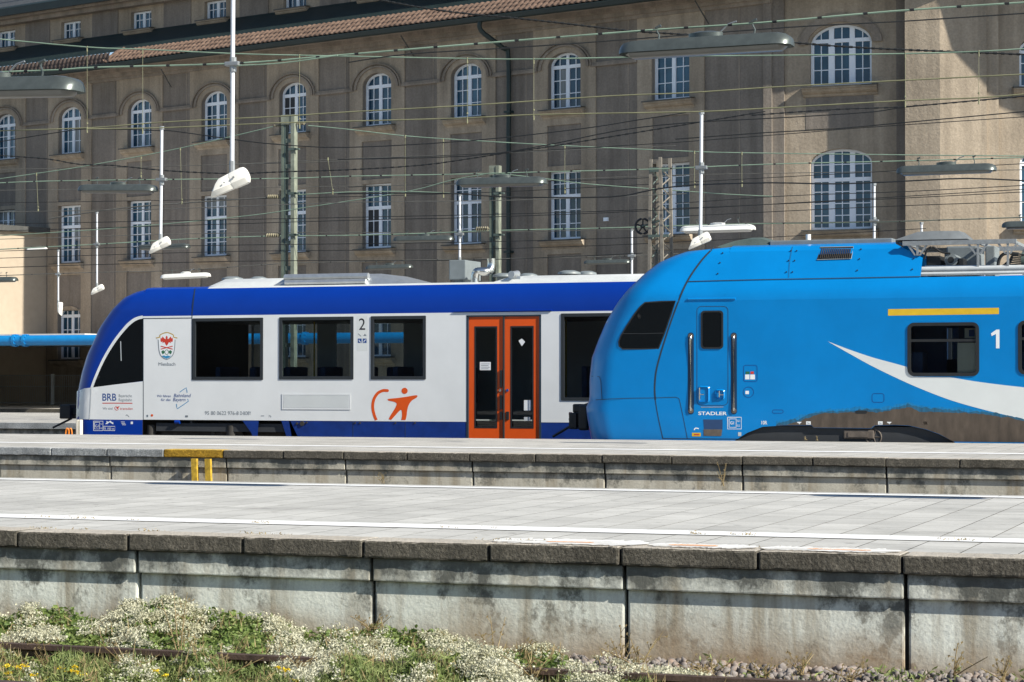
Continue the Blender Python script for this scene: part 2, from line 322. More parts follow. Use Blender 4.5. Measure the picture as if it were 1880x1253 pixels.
# ------------------------------------------------------------------ mesh helpers
def rootloc(o):
    loc = Vector((0, 0, 0))
    while o is not None:
        loc = loc + o.location; o = o.parent
    return loc
class MB:
    def __init__(s, smooth=None): s.v = []; s.f = []; s.smooth = smooth
    def add(s, vs, fs):
        b = len(s.v); s.v += [tuple(float(c) for c in p) for p in vs]; s.f += [tuple(b + i for i in f) for f in fs]; return s
    def box(s, x0, x1, y0, y1, z0, z1):
        return s.add([(x0, y0, z0), (x1, y0, z0), (x1, y1, z0), (x0, y1, z0), (x0, y0, z1), (x1, y0, z1), (x1, y1, z1), (x0, y1, z1)],
              [(0, 3, 2, 1), (4, 5, 6, 7), (0, 1, 5, 4), (1, 2, 6, 5), (2, 3, 7, 6), (3, 0, 4, 7)])
    def cbox(s, x0, x1, y0, y1, z0, z1, c=.01):
        """box with chamfered edges (a superellipsoid-ish 24-vertex block)"""
        xs, ys, zs = (x0, x1), (y0, y1), (z0, z1)
        bm = bmesh.new(); r = bmesh.ops.create_cube(bm, size=1)
        for v in bm.verts: v.co = ((x0 + x1) / 2 + v.co.x * (x1 - x0), (y0 + y1) / 2 + v.co.y * (y1 - y0), (z0 + z1) / 2 + v.co.z * (z1 - z0))
        bmesh.ops.bevel(bm, geom=bm.edges[:], offset=c, segments=2, affect='EDGES', profile=.6)
        bm.verts.index_update(); s.add([v.co for v in bm.verts], [[v.index for v in f.verts] for f in bm.faces]); bm.free(); return s
    def tube(s, pts, r, n=8, cap=True):
        P = [np.array(p, float) for p in pts]; rs = r if hasattr(r, '__len__') else [r] * len(P)
        t0 = P[1] - P[0]; up = np.array([0, 0, 1.0]) if abs(t0[2]) < .9 * np.linalg.norm(t0) else np.array([1.0, 0, 0])
        rings = []
        for i, p in enumerate(P):
            t = P[min(i + 1, len(P) - 1)] - P[max(i - 1, 0)]; t = t / (np.linalg.norm(t) + 1e-9)
            a = np.cross(t, up); la = np.linalg.norm(a)
            if la < 1e-4: a = np.array([1.0, 0, 0]); la = 1
            a /= la; b = np.cross(a, t)
            rings.append([p + rs[i] * (math.cos(2 * math.pi * k / n) * a + math.sin(2 * math.pi * k / n) * b) for k in range(n)])
        vs = [q for rg in rings for q in rg]; fs = []
        for i in range(len(P) - 1):
            for k in range(n): fs.append((i * n + k, i * n + (k + 1) % n, (i + 1) * n + (k + 1) % n, (i + 1) * n + k))
        if cap: fs += [tuple(range(n))[::-1], tuple((len(P) - 1) * n + k for k in range(n))]
        return s.add(vs, fs)
    def loft(s, rings, closed=False, caps=False):
        n = len(rings[0]); vs = [p for r in rings for p in r]; fs = []
        for i in range(len(rings) - 1):
            for k in range(n if closed else n - 1):
                fs.append((i * n + k, i * n + (k + 1) % n, (i + 1) * n + (k + 1) % n, (i + 1) * n + k))
        if caps: fs += [tuple(range(n))[::-1], tuple((len(rings) - 1) * n + k for k in range(n))]
        return s.add(vs, fs)
    def prism(s, poly, a, b):
        """extrude a list of 3D points from offset vector a to offset vector b"""
        a = np.array(a, float); b = np.array(b, float)
        return s.loft([[np.array(p) + a for p in poly], [np.array(p) + b for p in poly]], closed=True, caps=True)
    def tri(s, T, to3): # tessellated polygon -> 3D
        vs, fs = T; return s.add([to3(*p) for p in vs], fs)
    def rough(s, cuts, amp, seed, lo=None):
        bm = bmesh.new(); vs = [bm.verts.new(p) for p in s.v]
        for f in s.f: bm.faces.new([vs[i] for i in f])
        L = [e for e in bm.edges if abs(e.verts[0].co.x - e.verts[1].co.x) > .3]
        bmesh.ops.subdivide_edges(bm, edges=L, cuts=cuts, use_grid_fill=True)
        r = np.random.default_rng(seed)
        for v in bm.verts:
            k = round(v.co.x * 200) * 7919 + round(v.co.z * 300) * 104729 + round(v.co.y * 300); q = np.random.default_rng(abs(int(k)) + seed)
            d = q.normal(0, amp, 3); d += amp * 1.2 * np.array([0, math.sin(v.co.x * 23 + seed), math.sin(v.co.x * 31 + seed * 2)])
            v.co.y += d[1] if v.co.y < s.v[0][1] + .2 else 0; v.co.z += d[2] * .7
        bm.verts.index_update(); s.v = [tuple(v.co) for v in bm.verts]; s.f = [tuple(v.index for v in f.verts) for f in bm.faces]; bm.free(); return s
    def xf(s, fn): s.v = [tuple(fn(np.array(p))) for p in s.v]; return s
    def build(s, name, mat, parent=None, org=None, recalc=True, loc=None, rotz=None):
        me = bpy.data.meshes.new(name)
        o3 = Vector(org) if org is not None else (rootloc(parent) if parent is not None else Vector((0, 0, 0)))
        vv = [(p[0] - o3.x, p[1] - o3.y, p[2] - o3.z) for p in s.v]
        me.from_pydata(vv, [], s.f)
        if recalc:
            bm = bmesh.new(); bm.from_mesh(me); bmesh.ops.recalc_face_normals(bm, faces=bm.faces[:]); bm.to_mesh(me); bm.free()
        if s.smooth:
            me.shade_smooth(); me.set_sharp_from_angle(angle=rad(s.smooth))
        me.materials.append(M[mat] if isinstance(mat, str) else mat)
        o = bpy.data.objects.new(name, me); COL.objects.link(o)
        if parent is not None: o.parent = parent
        if loc is not None: o.location = loc
        if rotz is not None: o.rotation_euler = (0, 0, rotz)
        return o
def tess(outer, holes=(), step=None):
    bm = bmesh.new(); edges = []
    for lp in [outer] + list(holes):
        vs = [bm.verts.new((p[0], p[1], 0)) for p in lp]
        edges += [bm.edges.new((vs[i], vs[(i + 1) % len(vs)])) for i in range(len(vs))]
    bmesh.ops.triangle_fill(bm, use_beauty=True, use_dissolve=False, edges=edges, normal=(0, 0, 1))
    if step:
        xs = [p[0] for p in outer]; ys = [p[1] for p in outer]
        for ax, lo, hi in ((0, min(xs), max(xs)), (1, min(ys), max(ys))):
            k = lo + step
            while k < hi:
                no = (1, 0, 0) if ax == 0 else (0, 1, 0); co = (k, 0, 0) if ax == 0 else (0, k, 0)
                bmesh.ops.bisect_plane(bm, geom=bm.verts[:] + bm.edges[:] + bm.faces[:], plane_co=co, plane_no=no, dist=1e-5); k += step
    bm.verts.index_update()
    r = ([(v.co.x, v.co.y) for v in bm.verts], [[v.index for v in f.verts] for f in bm.faces]); bm.free(); return r
def smooth_curve(pts, n=6):
    """Catmull-Rom through 2D/3D points"""
    P = [np.array(p, float) for p in pts]; out = []
    for i in range(len(P) - 1):
        p0, p1, p2, p3 = P[max(i - 1, 0)], P[i], P[i + 1], P[min(i + 2, len(P) - 1)]
        for k in range(n):
            t = k / n
            out.append(.5 * (2 * p1 + (p2 - p0) * t + (2 * p0 - 5 * p1 + 4 * p2 - p3) * t * t + (3 * p1 - p0 - 3 * p2 + p3) * t ** 3))
    out.append(P[-1]); return out
def rrect(x0, y0, x1, y1, r, n=5):
    out = []
    for cx, cy, a0 in ((x1 - r, y1 - r, 0), (x0 + r, y1 - r, 90), (x0 + r, y0 + r, 180), (x1 - r, y0 + r, 270)):
        for k in range(n + 1):
            t = rad(a0 + 90 * k / n); out.append((cx + r * math.cos(t), cy + r * math.sin(t)))
    return out
def circ(cx, cy, r, n=20, ry=None): return [(cx + r * math.cos(2 * math.pi * k / n), cy + (ry or r) * math.sin(2 * math.pi * k / n)) for k in range(n)]
def ring_strip(a, b): return list(a) + list(reversed(list(b)))
def tag(o, label=None, cat=None, group=None, kind=None):
    if label: o['label'] = label
    if cat: o['category'] = cat
    if group: o['group'] = group
    if kind: o['kind'] = kind
    return o
def empty(name, loc, label=None, cat=None, group=None):
    o = bpy.data.objects.new(name, None); COL.objects.link(o); o.location = loc; o.empty_display_size = .2
    return tag(o, label, cat, group)
def copy_tree(o, parent=None):
    c = o.copy(); COL.objects.link(c)
    if parent is not None: c.parent = parent
    for ch in list(o.children): copy_tree(ch, c)
    return c

# ------------------------------------------------------------------ world, sun, camera
w = bpy.data.worlds.new('World'); SC.world = w; w.use_nodes = True
nt = w.node_tree; bg = nt.nodes['Background']
sk = nt.nodes.new('ShaderNodeTexSky'); sk.sky_type = 'NISHITA'; sk.sun_disc = False
sk.sun_elevation = SUN_EL; sk.sun_rotation = math.atan2(SUN[0], SUN[1]); sk.altitude = 500; sk.dust_density = .3; sk.ozone_density = 1.5
nt.links.new(sk.outputs[0], bg.inputs[0]); bg.inputs[1].default_value = .082
sl = bpy.data.lights.new('sun', 'SUN'); sl.energy = 5.0; sl.angle = rad(.53); sl.color = (1, .94, .82)
so = bpy.data.objects.new('sun', sl); COL.objects.link(so); so.rotation_euler = Vector(-SUN).to_track_quat('-Z', 'Y').to_euler(); so.location = (20, -10, 30)
cd = bpy.data.cameras.new('camera'); co = bpy.data.objects.new('camera', cd); COL.objects.link(co); SC.camera = co
cd.sensor_width = 36; cd.lens = FPX / 1880 * 36; cd.clip_end = 2000; cd.clip_start = .1
Rm = Matrix(((cR[0], cU[0], -cF[0]), (cR[1], cU[1], -cF[1]), (cR[2], cU[2], -cF[2]))).to_4x4(); Rm.translation = CAM; co.matrix_world = Rm
SC.view_settings.view_transform = 'Standard'; SC.view_settings.look = 'None'; SC.view_settings.gamma = 1; SC.view_settings.exposure = .72
SC.render.film_transparent = False
SC.cycles.max_bounces = 8; SC.cycles.transparent_max_bounces = 12

# ------------------------------------------------------------------ ground
g = MB(); n = 40
g.add([(-900, -300, -.88), (900, -300, -.88), (900, 1200, -.88), (-900, 1200, -.88)], [(0, 1, 2, 3)])
tag(g.build('ground', 'ground'), kind='structure')

# ------------------------------------------------------------------ platforms
def platform(name, Y0, Y1, X0, X1, pave, wallm, joints_k, block_k, cop_h, kinds, cop_w=.30):
    p = empty(name, (0, Y0, -.88)); p['kind'] = 'structure'
    MB().add([(X0, Y0 + cop_w, -.004), (X1, Y0 + cop_w, -.004), (X1, Y1, -.004), (X0, Y1, -.004)], [(0, 1, 2, 3)]).build('paving', pave, p)
    MB().box(X0, X1, Y1 - .3, Y1 - .004, -.88, -.012).build('back_wall', wallm, p)
    for i in range(len(block_k) - 1):
        a, b = block_k[i] + .006, block_k[i + 1] - .006
        dy = rng.uniform(-.006, .006); dz = rng.uniform(-.003, .003)
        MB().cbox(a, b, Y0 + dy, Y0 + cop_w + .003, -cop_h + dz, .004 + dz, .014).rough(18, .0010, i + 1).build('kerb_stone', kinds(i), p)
    for i in range(len(joints_k) - 1):
        a, b = joints_k[i] + .012, joints_k[i + 1] - .012
        dy = rng.uniform(-.004, .004)
        pl = MB()
        pl.cbox(a, b, Y0 + .036 + dy, Y0 + cop_w, -cop_h - .15, -cop_h - .002, .010)
        pl.cbox(a, b, Y0 + .074 + dy, Y0 + cop_w, -.88, -cop_h - .152, .014)
        pl.build('wall_panel', wallm, p)
    MB().box(X0, X1, Y0 + .12, Y0 + cop_w - .01, -.88, -cop_h - .03).build('wall_core', 'black', p)
    return p
def xs_at(pxs, y, Y): return [atY(px, y, Y)[0] for px in pxs]
def extend(xs, lo, hi):
    d0 = xs[1] - xs[0]; d1 = xs[-1] - xs[-2]; xs = list(xs)
    while xs[0] > lo: xs.insert(0, xs[0] - d0)
    while xs[-1] < hi: xs.append(xs[-1] + d1)
    return xs
YN0, YN1, YF0, YF1 = 12.83, 20.0, 28.9, 36.62
nb = extend(xs_at([32, 233, 445, 665, 897, 1138, 1390, 1655], 1020, YN0), -10.5, 1.5)
nj = extend(xs_at([245, 677, 1143, 1660], 1100, YN0), -11.5, 1.5)
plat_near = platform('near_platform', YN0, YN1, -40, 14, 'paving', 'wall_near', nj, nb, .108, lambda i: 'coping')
fb = extend(xs_at([93, 196, 300, 409, 520, 630, 747, 862, 982, 1105, 1233, 1362, 1492, 1626, 1762], 840, YF0), -21, 1.0)
fj = extend(xs_at([199, 413, 632, 865, 1108, 1361, 1626], 865, YF0), -21, 1.0)
iy = min(range(len(fb)), key=lambda i: abs(fb[i] - atY(300, 840, YF0)[0]))
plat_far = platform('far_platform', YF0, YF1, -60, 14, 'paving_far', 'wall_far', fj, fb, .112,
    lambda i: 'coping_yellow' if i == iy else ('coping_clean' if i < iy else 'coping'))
# painted lines
def stripe(name, x0, x1, y0, y1, z, m, par, seg=40, jit=0):
    s = MB(); rings = []
    for k in range(seg + 1):
        x = x0 + (x1 - x0) * k / seg; a, b = (rng.uniform(-jit, jit), rng.uniform(-jit, jit)) if jit else (0, 0)
        rings.append([(x, y0 + a, z), (x, y1 + b, z)])
    return s.loft(rings).build(name, m, par)
yl = atZ(0, 947, 0)[1]
stripe('white_line', -39, 13, yl - .19, yl + .19, .001, 'line_white', plat_near)
stripe('white_line', -39, 13, YN1 - .5, YN1 - .3, .001, 'line_white', plat_near)
yl2 = atZ(1300, 827, 0)[1]
stripe('white_line', -59, 13, yl2 - .2, yl2 + .2, .001, 'line_white', plat_far)
# white and orange survey paint along the coping
def blob_strip(name, x0, x1, yc, hw, z, m, par):
    top = []; bot = []; N = 46
    for k in range(N + 1):
        t = k / N; x = x0 + (x1 - x0) * t; e = min(1, 8 * t, 8 * (1 - t)) ** .6
        top.append((x, yc + hw * e * rng.uniform(.6, 1.15), z)); bot.append((x, yc - hw * e * rng.uniform(.7, 1.1), z))
    return MB().loft([[a, b] for a, b in zip(bot, top)]).build(name, m, par)
for a, b, oy, hw, m, z in ((905, 1190, .22, .24, 'spray_white', .0125), (1190, 1390, .17, .16, 'spray_white', .0125), (1395, 1655, .16, .17, 'spray_white', .0125),
                        (1000, 1090, .15, .04, 'spray_orange', .0155), (1225, 1318, .15, .05, 'spray_orange', .0155), (1480, 1600, .13, .045, 'spray_orange', .0155)):
    X0, X1 = xs_at([a, b], 1010, YN0 + oy); blob_strip('spray_paint', X0, X1, YN0 + oy + .02, hw, z, m, plat_near)

# the two rear platforms beyond the trains
p3 = empty('rear_platform', (-40, 46.1, -.88)); p3['kind'] = 'structure'
MB().box(-120, 12, 46.4, 60.7, -.13, 0).build('paving', 'paving_far', p3)
MB().box(-120, 12, 46.1, 46.395, -.14, .002).build('kerb', 'coping_clean', p3); MB().box(-120, 12, 60.705, 61, -.14, .002).build('kerb', 'coping_clean', p3)
MB().box(-120, 12, 46.2, 60.9, -.88, -.135).build('wall_panel', 'wall_far', p3)
p4 = empty('station_forecourt', (-60, 63.4, -.88)); p4['kind'] = 'structure'
MB().box(-130, -30, 63.7, 82, -.10, .09).build('paving', 'paving_far', p4)
MB().box(-130, -30, 63.4, 63.695, -.11, .092).build('kerb', 'coping', p4)
MB().box(-130, -30, 63.5, 82, -.88, -.105).build('wall_panel', 'wall_far', p4)
MB().box(-130, 20, 44.0, 45.2, -.88, -.55).build('track_bed', 'ground', None).__setitem__('kind', 'structure')

# yellow ladder straps at the far platform wall
lad = empty('wall_ladder', (atY(373, 870, YF0)[0], YF0 - .05, -.8), 'two yellow painted rails leaning on the far platform wall below its yellow kerb', 'ladder')
for px in (361, 386):
    x0 = atY(px - 4, 850, YF0 - .03)[0]
    b = MB(); b.prism([(x0 - .035, 0, -.128), (x0 + .055, 0, -.128), (x0 + .085, 0, -.85), (x0 - .005, 0, -.85)], (0, YF0 - .075, 0), (0, YF0 - .02, 0)); b.build('rail_bar', 'worn_yellow', lad)

# ------------------------------------------------------------------ foreground rail, ballast
def railmesh(Y, ztop, X0, X1):
    prof = [(-.035, 0), (.035, 0), (.037, -.03), (.012, -.042), (.010, -.13), (.065, -.15), (.065, -.16), (-.065, -.16), (-.065, -.15), (-.010, -.13), (-.012, -.042), (-.037, -.03)]
    return MB(40).loft([[(x, Y + a, ztop + b) for a, b in prof] for x in np.linspace(X0, X1, 12)], closed=True, caps=True)
RY, RZ = 11.72, -.605
tag(railmesh(RY, RZ, -30, 14).build('track_rail', 'rail', org=(-5, RY, -.77), loc=(-5, RY, -.77)), 'rusty brown rail half buried in flowering plants below the near platform', 'rail')
tag(railmesh(RY - 1.5, RZ, -30, 14).build('track_rail', 'rail', org=(-5, RY - 1.5, -.77), loc=(-5, RY - 1.5, -.77)), 'rusty rail nearest the camera, just under the picture edge', 'rail')
MB().box(-40, 14, 8.5, YN0 + .3, -.86, -.80).build('ballast_bed', 'ground').__setitem__('kind', 'structure')
# E2
# ------------------------------------------------------------------ the station building
class Frame:
    def __init__(s, P, ang):
        s.P = np.array(P, float); s.ang = ang; s.T = np.array([math.cos(ang), math.sin(ang), 0]); s.N = np.array([math.sin(ang), -math.cos(ang), 0])
    def w(s, a, z, off=0): return s.P + s.T * a + s.N * off + ZA * z
    def px(s, x, y, off=0):
        p = hit(x, y, s.P + s.N * off, s.N); d = p - s.P; return (float(d @ s.T), float(p[2]))
DB = 75.0
FM = Frame((CAM + cF0 * DB) * np.array([1, 1, 0]), -rad(16.6))
bld = empty('station_building', FM.w(-5, -.88), 'long tan roughcast station building with rows of white windows and a clay tile roof', 'building')
def fbox(mb, F, s0, s1, z0, z1, o0, o1):
    mb.add([F.w(s0, z0, o1), F.w(s1, z0, o1), F.w(s1, z0, o0), F.w(s0, z0, o0), F.w(s0, z1, o1), F.w(s1, z1, o1), F.w(s1, z1, o0), F.w(s0, z1, o0)],
           [(0, 3, 2, 1), (4, 5, 6, 7), (0, 1, 5, 4), (1, 2, 6, 5), (2, 3, 7, 6), (3, 0, 4, 7)])
def hole_poly(s0, s1, z0, zs, rise, n=14):
    if rise <= 0: return [(s0, z0), (s1, z0), (s1, zs), (s0, zs)]
    c, hw = (s0 + s1) / 2, (s1 - s0) / 2
    return [(s0, z0), (s1, z0)] + [(c + hw * math.cos(math.pi * k / n), zs + rise * math.sin(math.pi * k / n)) for k in range(n + 1)]
def facade(F, outer, holes, depth=.26, off=0):
    mb = MB(); mb.tri(tess(outer, holes), lambda s, z: F.w(s, z, off))
    for h in holes:
        mb.loft([[F.w(p[0], p[1], off) for p in h], [F.w(p[0], p[1], off - depth) for p in h]], closed=True)
    return mb
def window_parts(w, z0, zs, rise, lights, rows_low, rows_top, ztr, cols=2, mull=.11, outer=.075, munt=.028):
    """frame + glass in local coords: x across, y into the wall (0 = frame face), z up"""
    hw = w / 2; mb = MB()
    top = lambda s: zs + (rise * math.sqrt(max(0, 1 - (s / hw) ** 2)) if rise > 0 else 0)
    def bar(x0, x1, a, b, y0=0.0, y1=.07): mb.box(x0, x1, y0, y1, a, b)
    # outer ring
    o = hole_poly(-hw, hw, z0, zs, rise, 16); i_ = hole_poly(-hw + outer, hw - outer, z0 + outer, zs - (outer if rise <= 0 else 0), rise - outer if rise > 0 else 0, 16)
    T = tess(o, [i_]); mb.tri(T, lambda a, b: (a, -.005, b)); mb.loft([[(p[0], -.005, p[1]) for p in i_], [(p[0], .07, p[1]) for p in i_]], closed=True)
    iw = hw - outer; lw = (2 * iw - (lights - 1) * mull) / lights
    x = -iw; zb = z0 + outer
    for L in range(lights):
        a, b = x, x + lw
        for k in range(1, cols):
            xm = a + lw * k / cols; bar(xm - munt / 2, xm + munt / 2, zb, top(xm) - outer * .6, .015, .06)
        for z_lo, z_hi, r in ((zb, ztr, rows_low), (ztr, None, rows_top)):
            if z_hi is None:
                if not r: continue
                z_hi = min(top(a), top(b)) if rise <= 0 else zs + rise
            for k in range(1, r):
                zm = z_lo + (z_hi - z_lo) * k / r
                xa, xb = a, b
                if rise > 0 and zm > zs:
                    lim = (hw - outer) * math.sqrt(max(0, 1 - ((zm - zs) / rise) ** 2)); xa, xb = max(a, -lim), min(b, lim)
                if xb > xa: bar(xa, xb, zm - munt / 2, zm + munt / 2, .017, .058)
        # sash edges
        for xe in (a, b):
            t = min(top(xe), zs + rise) - outer
            bar(xe - .02 if xe == b else xe, xe if xe == b else xe + .02, zb, min(ztr, t), .006, .065)
        if L < lights - 1: bar(b, b + mull, zb, top(b + mull / 2) - outer * .5, -.002, .07)
        x = b + mull
    if rows_top: bar(-iw, iw, ztr - .06, ztr + .06, -.009, .07)
    gl = MB(); gl.tri(tess(hole_poly(-hw + .02, hw - .02, z0 + .02, zs - (.02 if rise <= 0 else 0), rise - .02 if rise > 0 else 0, 16)), lambda a, b: (a, .045, b))
    return mb, gl
def sill_part(w, z, d=.30, h=.10):
    b = MB()
    prof = [(0, z - .02), (-d, z - .03), (-d, z - .09), (-d + .05, z - .10), (-d + .07, z - .16), (-d + .13, z - .21), (-d + .22, z - .24), (-d + .24, z - .30), (0, z - .32)]
    b.loft([[(-w / 2, p[0], p[1]) for p in prof], [(w / 2, p[0], p[1]) for p in prof]], closed=True, caps=True)
    return b
def make_window(F, s, w, z0, zs, rise, lights, rl, rt, ztr, name='window', rec=.17, sill=True, **kw):
    fr, gl = window_parts(w, z0, zs, rise, lights, rl, rt, ztr, **kw)
    base = F.w(s, 0, -rec) - np.array(bld.location)
    root = fr.build(name, 'win_white', bld, org=(0, 0, 0), loc=base, rotz=F.ang)
    gl.build('pane', 'pane', root, org=(0, 0, 0))
    if sill:
        sill_part(w + .40, z0 - .02).xf(lambda p: p + np.array([0, -rec, 0])).build('sill', 'plaster', root, org=(0, 0, 0))
        sb = MB(); sb.add([(-w / 2 - .22, -rec - .33, z0 - .028), (w / 2 + .22, -rec - .33, z0 - .028), (w / 2 + .22, -.01, z0 + .012), (-w / 2 - .22, -.01, z0 + .012), (-w / 2 - .22, -rec - .33, z0 - .065), (w / 2 + .22, -rec - .33, z0 - .065)], [(0, 1, 2, 3), (0, 1, 5, 4)]); sb.build('sill_sheet', 'sill', root, org=(0, 0, 0))
    return root
def dup_window(root, F, s, rec=.17, dz=0):
    c = copy_tree(root, bld); c.location = F.w(s, dz, -rec) - np.array(bld.location); c.rotation_euler = (0, 0, F.ang); return c

SW = [-30.3, -26.24, -22.28, -18.25, -14.17, -10.13, -6.04, -1.97, 2.22, 6.46]
S_END = FM.px(1416, 300)[0]; S_BEG = -36.0
zU0 = 10.2; zUs = 11.66; zUr = .44; zUtop = 12.1
_, zL0 = FM.px(857, 448); _, zL1 = FM.px(857, 326); _, zLt = FM.px(857, 371)
zG0, zG1 = FM.px(130, 660)[1], FM.px(130, 578)[1]
WW = 1.36
print('lower win', zL0, zL1, zLt, 'ground', zG0, zG1)
ZE = FM.px(600, 95, .0)[1]     # wall top under the eave
holes = []; attic_holes = []
for i, s in enumerate(SW):
    last = i == len(SW) - 1
    w2 = WW / 2 + (.05 if last else 0)
    holes.append(hole_poly(s - w2, s + w2, zU0, zUs if not last else 11.75, zUr if not last else 0))
    holes.append(hole_poly(s - w2, s + w2, zL0, zL1, 0))
    holes.append(hole_poly(s - w2, s + w2, zG0, zG1, .35))
ZTOP = 13.35
facade(FM, [(S_BEG, -.88), (S_END, -.88), (S_END, ZTOP), (S_BEG, ZTOP)], holes).build('wall', 'plaster_dark', bld)
# lighter strips round every window column, a few centimetres proud, with their own openings
for i, s in enumerate(SW):
    last = i == len(SW) - 1; w2 = WW / 2 + (.05 if last else 0); hwid = 1.29
    hs = [holes[3 * i], holes[3 * i + 1], holes[3 * i + 2], [(s - .70, zU0 - 1.93), (s + .70, zU0 - 1.93), (s + .70, zU0 - .55), (s - .70, zU0 - .55)],
          [(s - .70, zL0 - 1.9), (s + .70, zL0 - 1.9), (s + .70, zL0 - .5), (s - .70, zL0 - .5)]]
    mb = facade(FM, [(s - hwid, -.5), (s + hwid, -.5), (s + hwid, ZTOP - .3), (s - hwid, ZTOP - .3)], hs, depth=.05, off=.045)
    mb.loft([[FM.w(a, z, .045) for a, z in ((s - hwid, -.5), (s - hwid, ZTOP - .3), (s + hwid, ZTOP - .3), (s + hwid, -.5))], [FM.w(a, z, .0) for a, z in ((s - hwid, -.5), (s - hwid, ZTOP - .3), (s + hwid, ZTOP - .3), (s + hwid, -.5))]], closed=False)
    mb.build('window_bay', 'plaster', bld)
    if not last:  # moulded hood over the arched window, returning into the string course
        hd = MB()
        for rr, wd, pr in ((1.04, .10, .10), (1.16, .05, .13)):
            arc = [(s + rr * math.cos(t), zUs - .12 + (rr * .62 + .16) * math.sin(t)) for t in np.linspace(0, math.pi, 20)]
            arc2 = [(s + (rr - wd) * math.cos(t), zUs - .12 + ((rr - wd) * .62 + .16) * math.sin(t)) for t in np.linspace(0, math.pi, 20)]
            hd.loft([[FM.w(*p, .05) for p in arc], [FM.w(*p, pr) for p in arc], [FM.w(*p, pr) for p in arc2], [FM.w(*p, .05) for p in arc2]])
        hd.build('hood_mould', 'mould', bld)
for i in range(len(SW) - 1):
    a, b = SW[i] + 1.1, (SW[i + 1] - 1.1 if i < len(SW) - 2 else SW[i + 1] - 1.3)
    sc_ = MB(); fbox(sc_, FM, a, b, zUs - .16, zUs - .08, 0, .085); fbox(sc_, FM, a, b, zUs - .08, zUs - .02, 0, .065); sc_.build('string_course', 'mould', bld)
for s in SW:
    jm = MB(); fbox(jm, FM, s + 2.55, s + 2.60, -.5, ZTOP - .2, 0, .012); jm.build('expansion_joint', 'mould', bld)
wU = make_window(FM, SW[0], WW, zU0, zUs, zUr, 2, 3, 1, zUs - .03)
wL = make_window(FM, SW[0], WW, zL0, zL1, 0, 2, 3, 2, zLt)
wG = make_window(FM, SW[0], WW, zG0, zG1, .35, 2, 3, 1, zG1 - .05)
for s in SW[1:-1]: dup_window(wU, FM, s); dup_window(wL, FM, s); dup_window(wG, FM, s)
make_window(FM, SW[-1], WW + .1, zU0 - .02, 11.75, 0, 2, 3, 0, 11.75)
dup_window(wL, FM, SW[-1]); dup_window(wG, FM, SW[-1])
ups = [o for o in bld.children if o.name.startswith('window') and 'bay' not in o.name]
def at_win(i, low): return min(ups, key=lambda o: (o.location - Vector(FM.w(SW[i], 0, -.17)) + bld.location).length + (0 if (o.data == (wL.data if low else wU.data)) else 100))
for i, low, z0_, z1_ in ((5, False, zU0 + .09, zUs - .1), (6, True, zL0 + .09, zLt - .07)):
    wn = at_win(i, low); MB().box(-.59, -.07, .028, .043, z0_, z1_).build('dark_gap_sheet', 'inner_dark', wn, org=(0, 0, 0))  # dark sheet painted for the unlit room behind the open sash
    sh_ = MB(); sh_.box(-.02, .02, .02, .5, z0_, z0_ + .06); sh_.box(-.02, .02, .02, .5, z1_ - .06, z1_); sh_.box(-.02, .02, .45, .5, z0_, z1_)
for i, low, x0, x1, z0_, z1_ in ((2, False, .08, .58, zU0 + .1, zUs - .1), (2, True, .08, .58, zL0 + .9, zL1 - .1), (4, True, -.58, .58, zL1 - .5, zL1 - .08), (8, False, -.35, -.08, zU0 + .1, zUs - .1), (7, True, .1, .4, zL0 + .08, zL0 + .42), (8, True, -.5, -.34, zL0 + .75, zL0 + 1.0), (1, True, -.58, -.08, zL0 + 1.2, zL1 - .1)):
    wn = at_win(i, low); MB().box(x0, x1, .040, .044, z0_, z1_).build('curtain', 'curtain', wn, org=(0, 0, 0))
# cornice layers under the eave, gutter, tile skirt
cor = MB()
for k, (z0, z1, o) in enumerate(((ZTOP - .42, ZTOP - .30, .10), (ZTOP - .30, ZTOP - .16, .22), (ZTOP - .16, ZTOP - .02, .40), (ZTOP - .02, ZTOP + .10, .62))):
    fbox(cor, FM, S_BEG, S_END + o * .3, z0, z1, -.05, o)
cor.build('cornice', 'mould', bld)
EO = .95
zg = FM.px(620, 66, EO)[1]
print('ZTOP', ZTOP, 'gutter z', zg)
gt = MB(50); prof = [(EO - .02, zg + .02), (EO - .02, zg - .10), (EO + .06, zg - .17), (EO + .15, zg - .14), (EO + .19, zg), (EO + .17, zg + .02)]
gt.loft([[FM.w(s, z, o) for o, z in prof] for s in np.linspace(S_BEG, S_END + .3, 30)], caps=False); gt.build('gutter', 'slate', bld)
fs_ = MB(); fbox(fs_, FM, S_BEG, S_END + .3, ZTOP + .05, zg + .12, EO - .16, EO - .06); fs_.build('fascia', 'slate', bld)
sf = MB(); sf.add([FM.w(S_BEG, ZTOP + .10, .5), FM.w(S_END + .3, ZTOP + .10, .5), FM.w(S_END + .3, zg - .05, EO), FM.w(S_BEG, zg - .05, EO)], [(0, 1, 2, 3)]); sf.build('soffit', 'mould', bld)
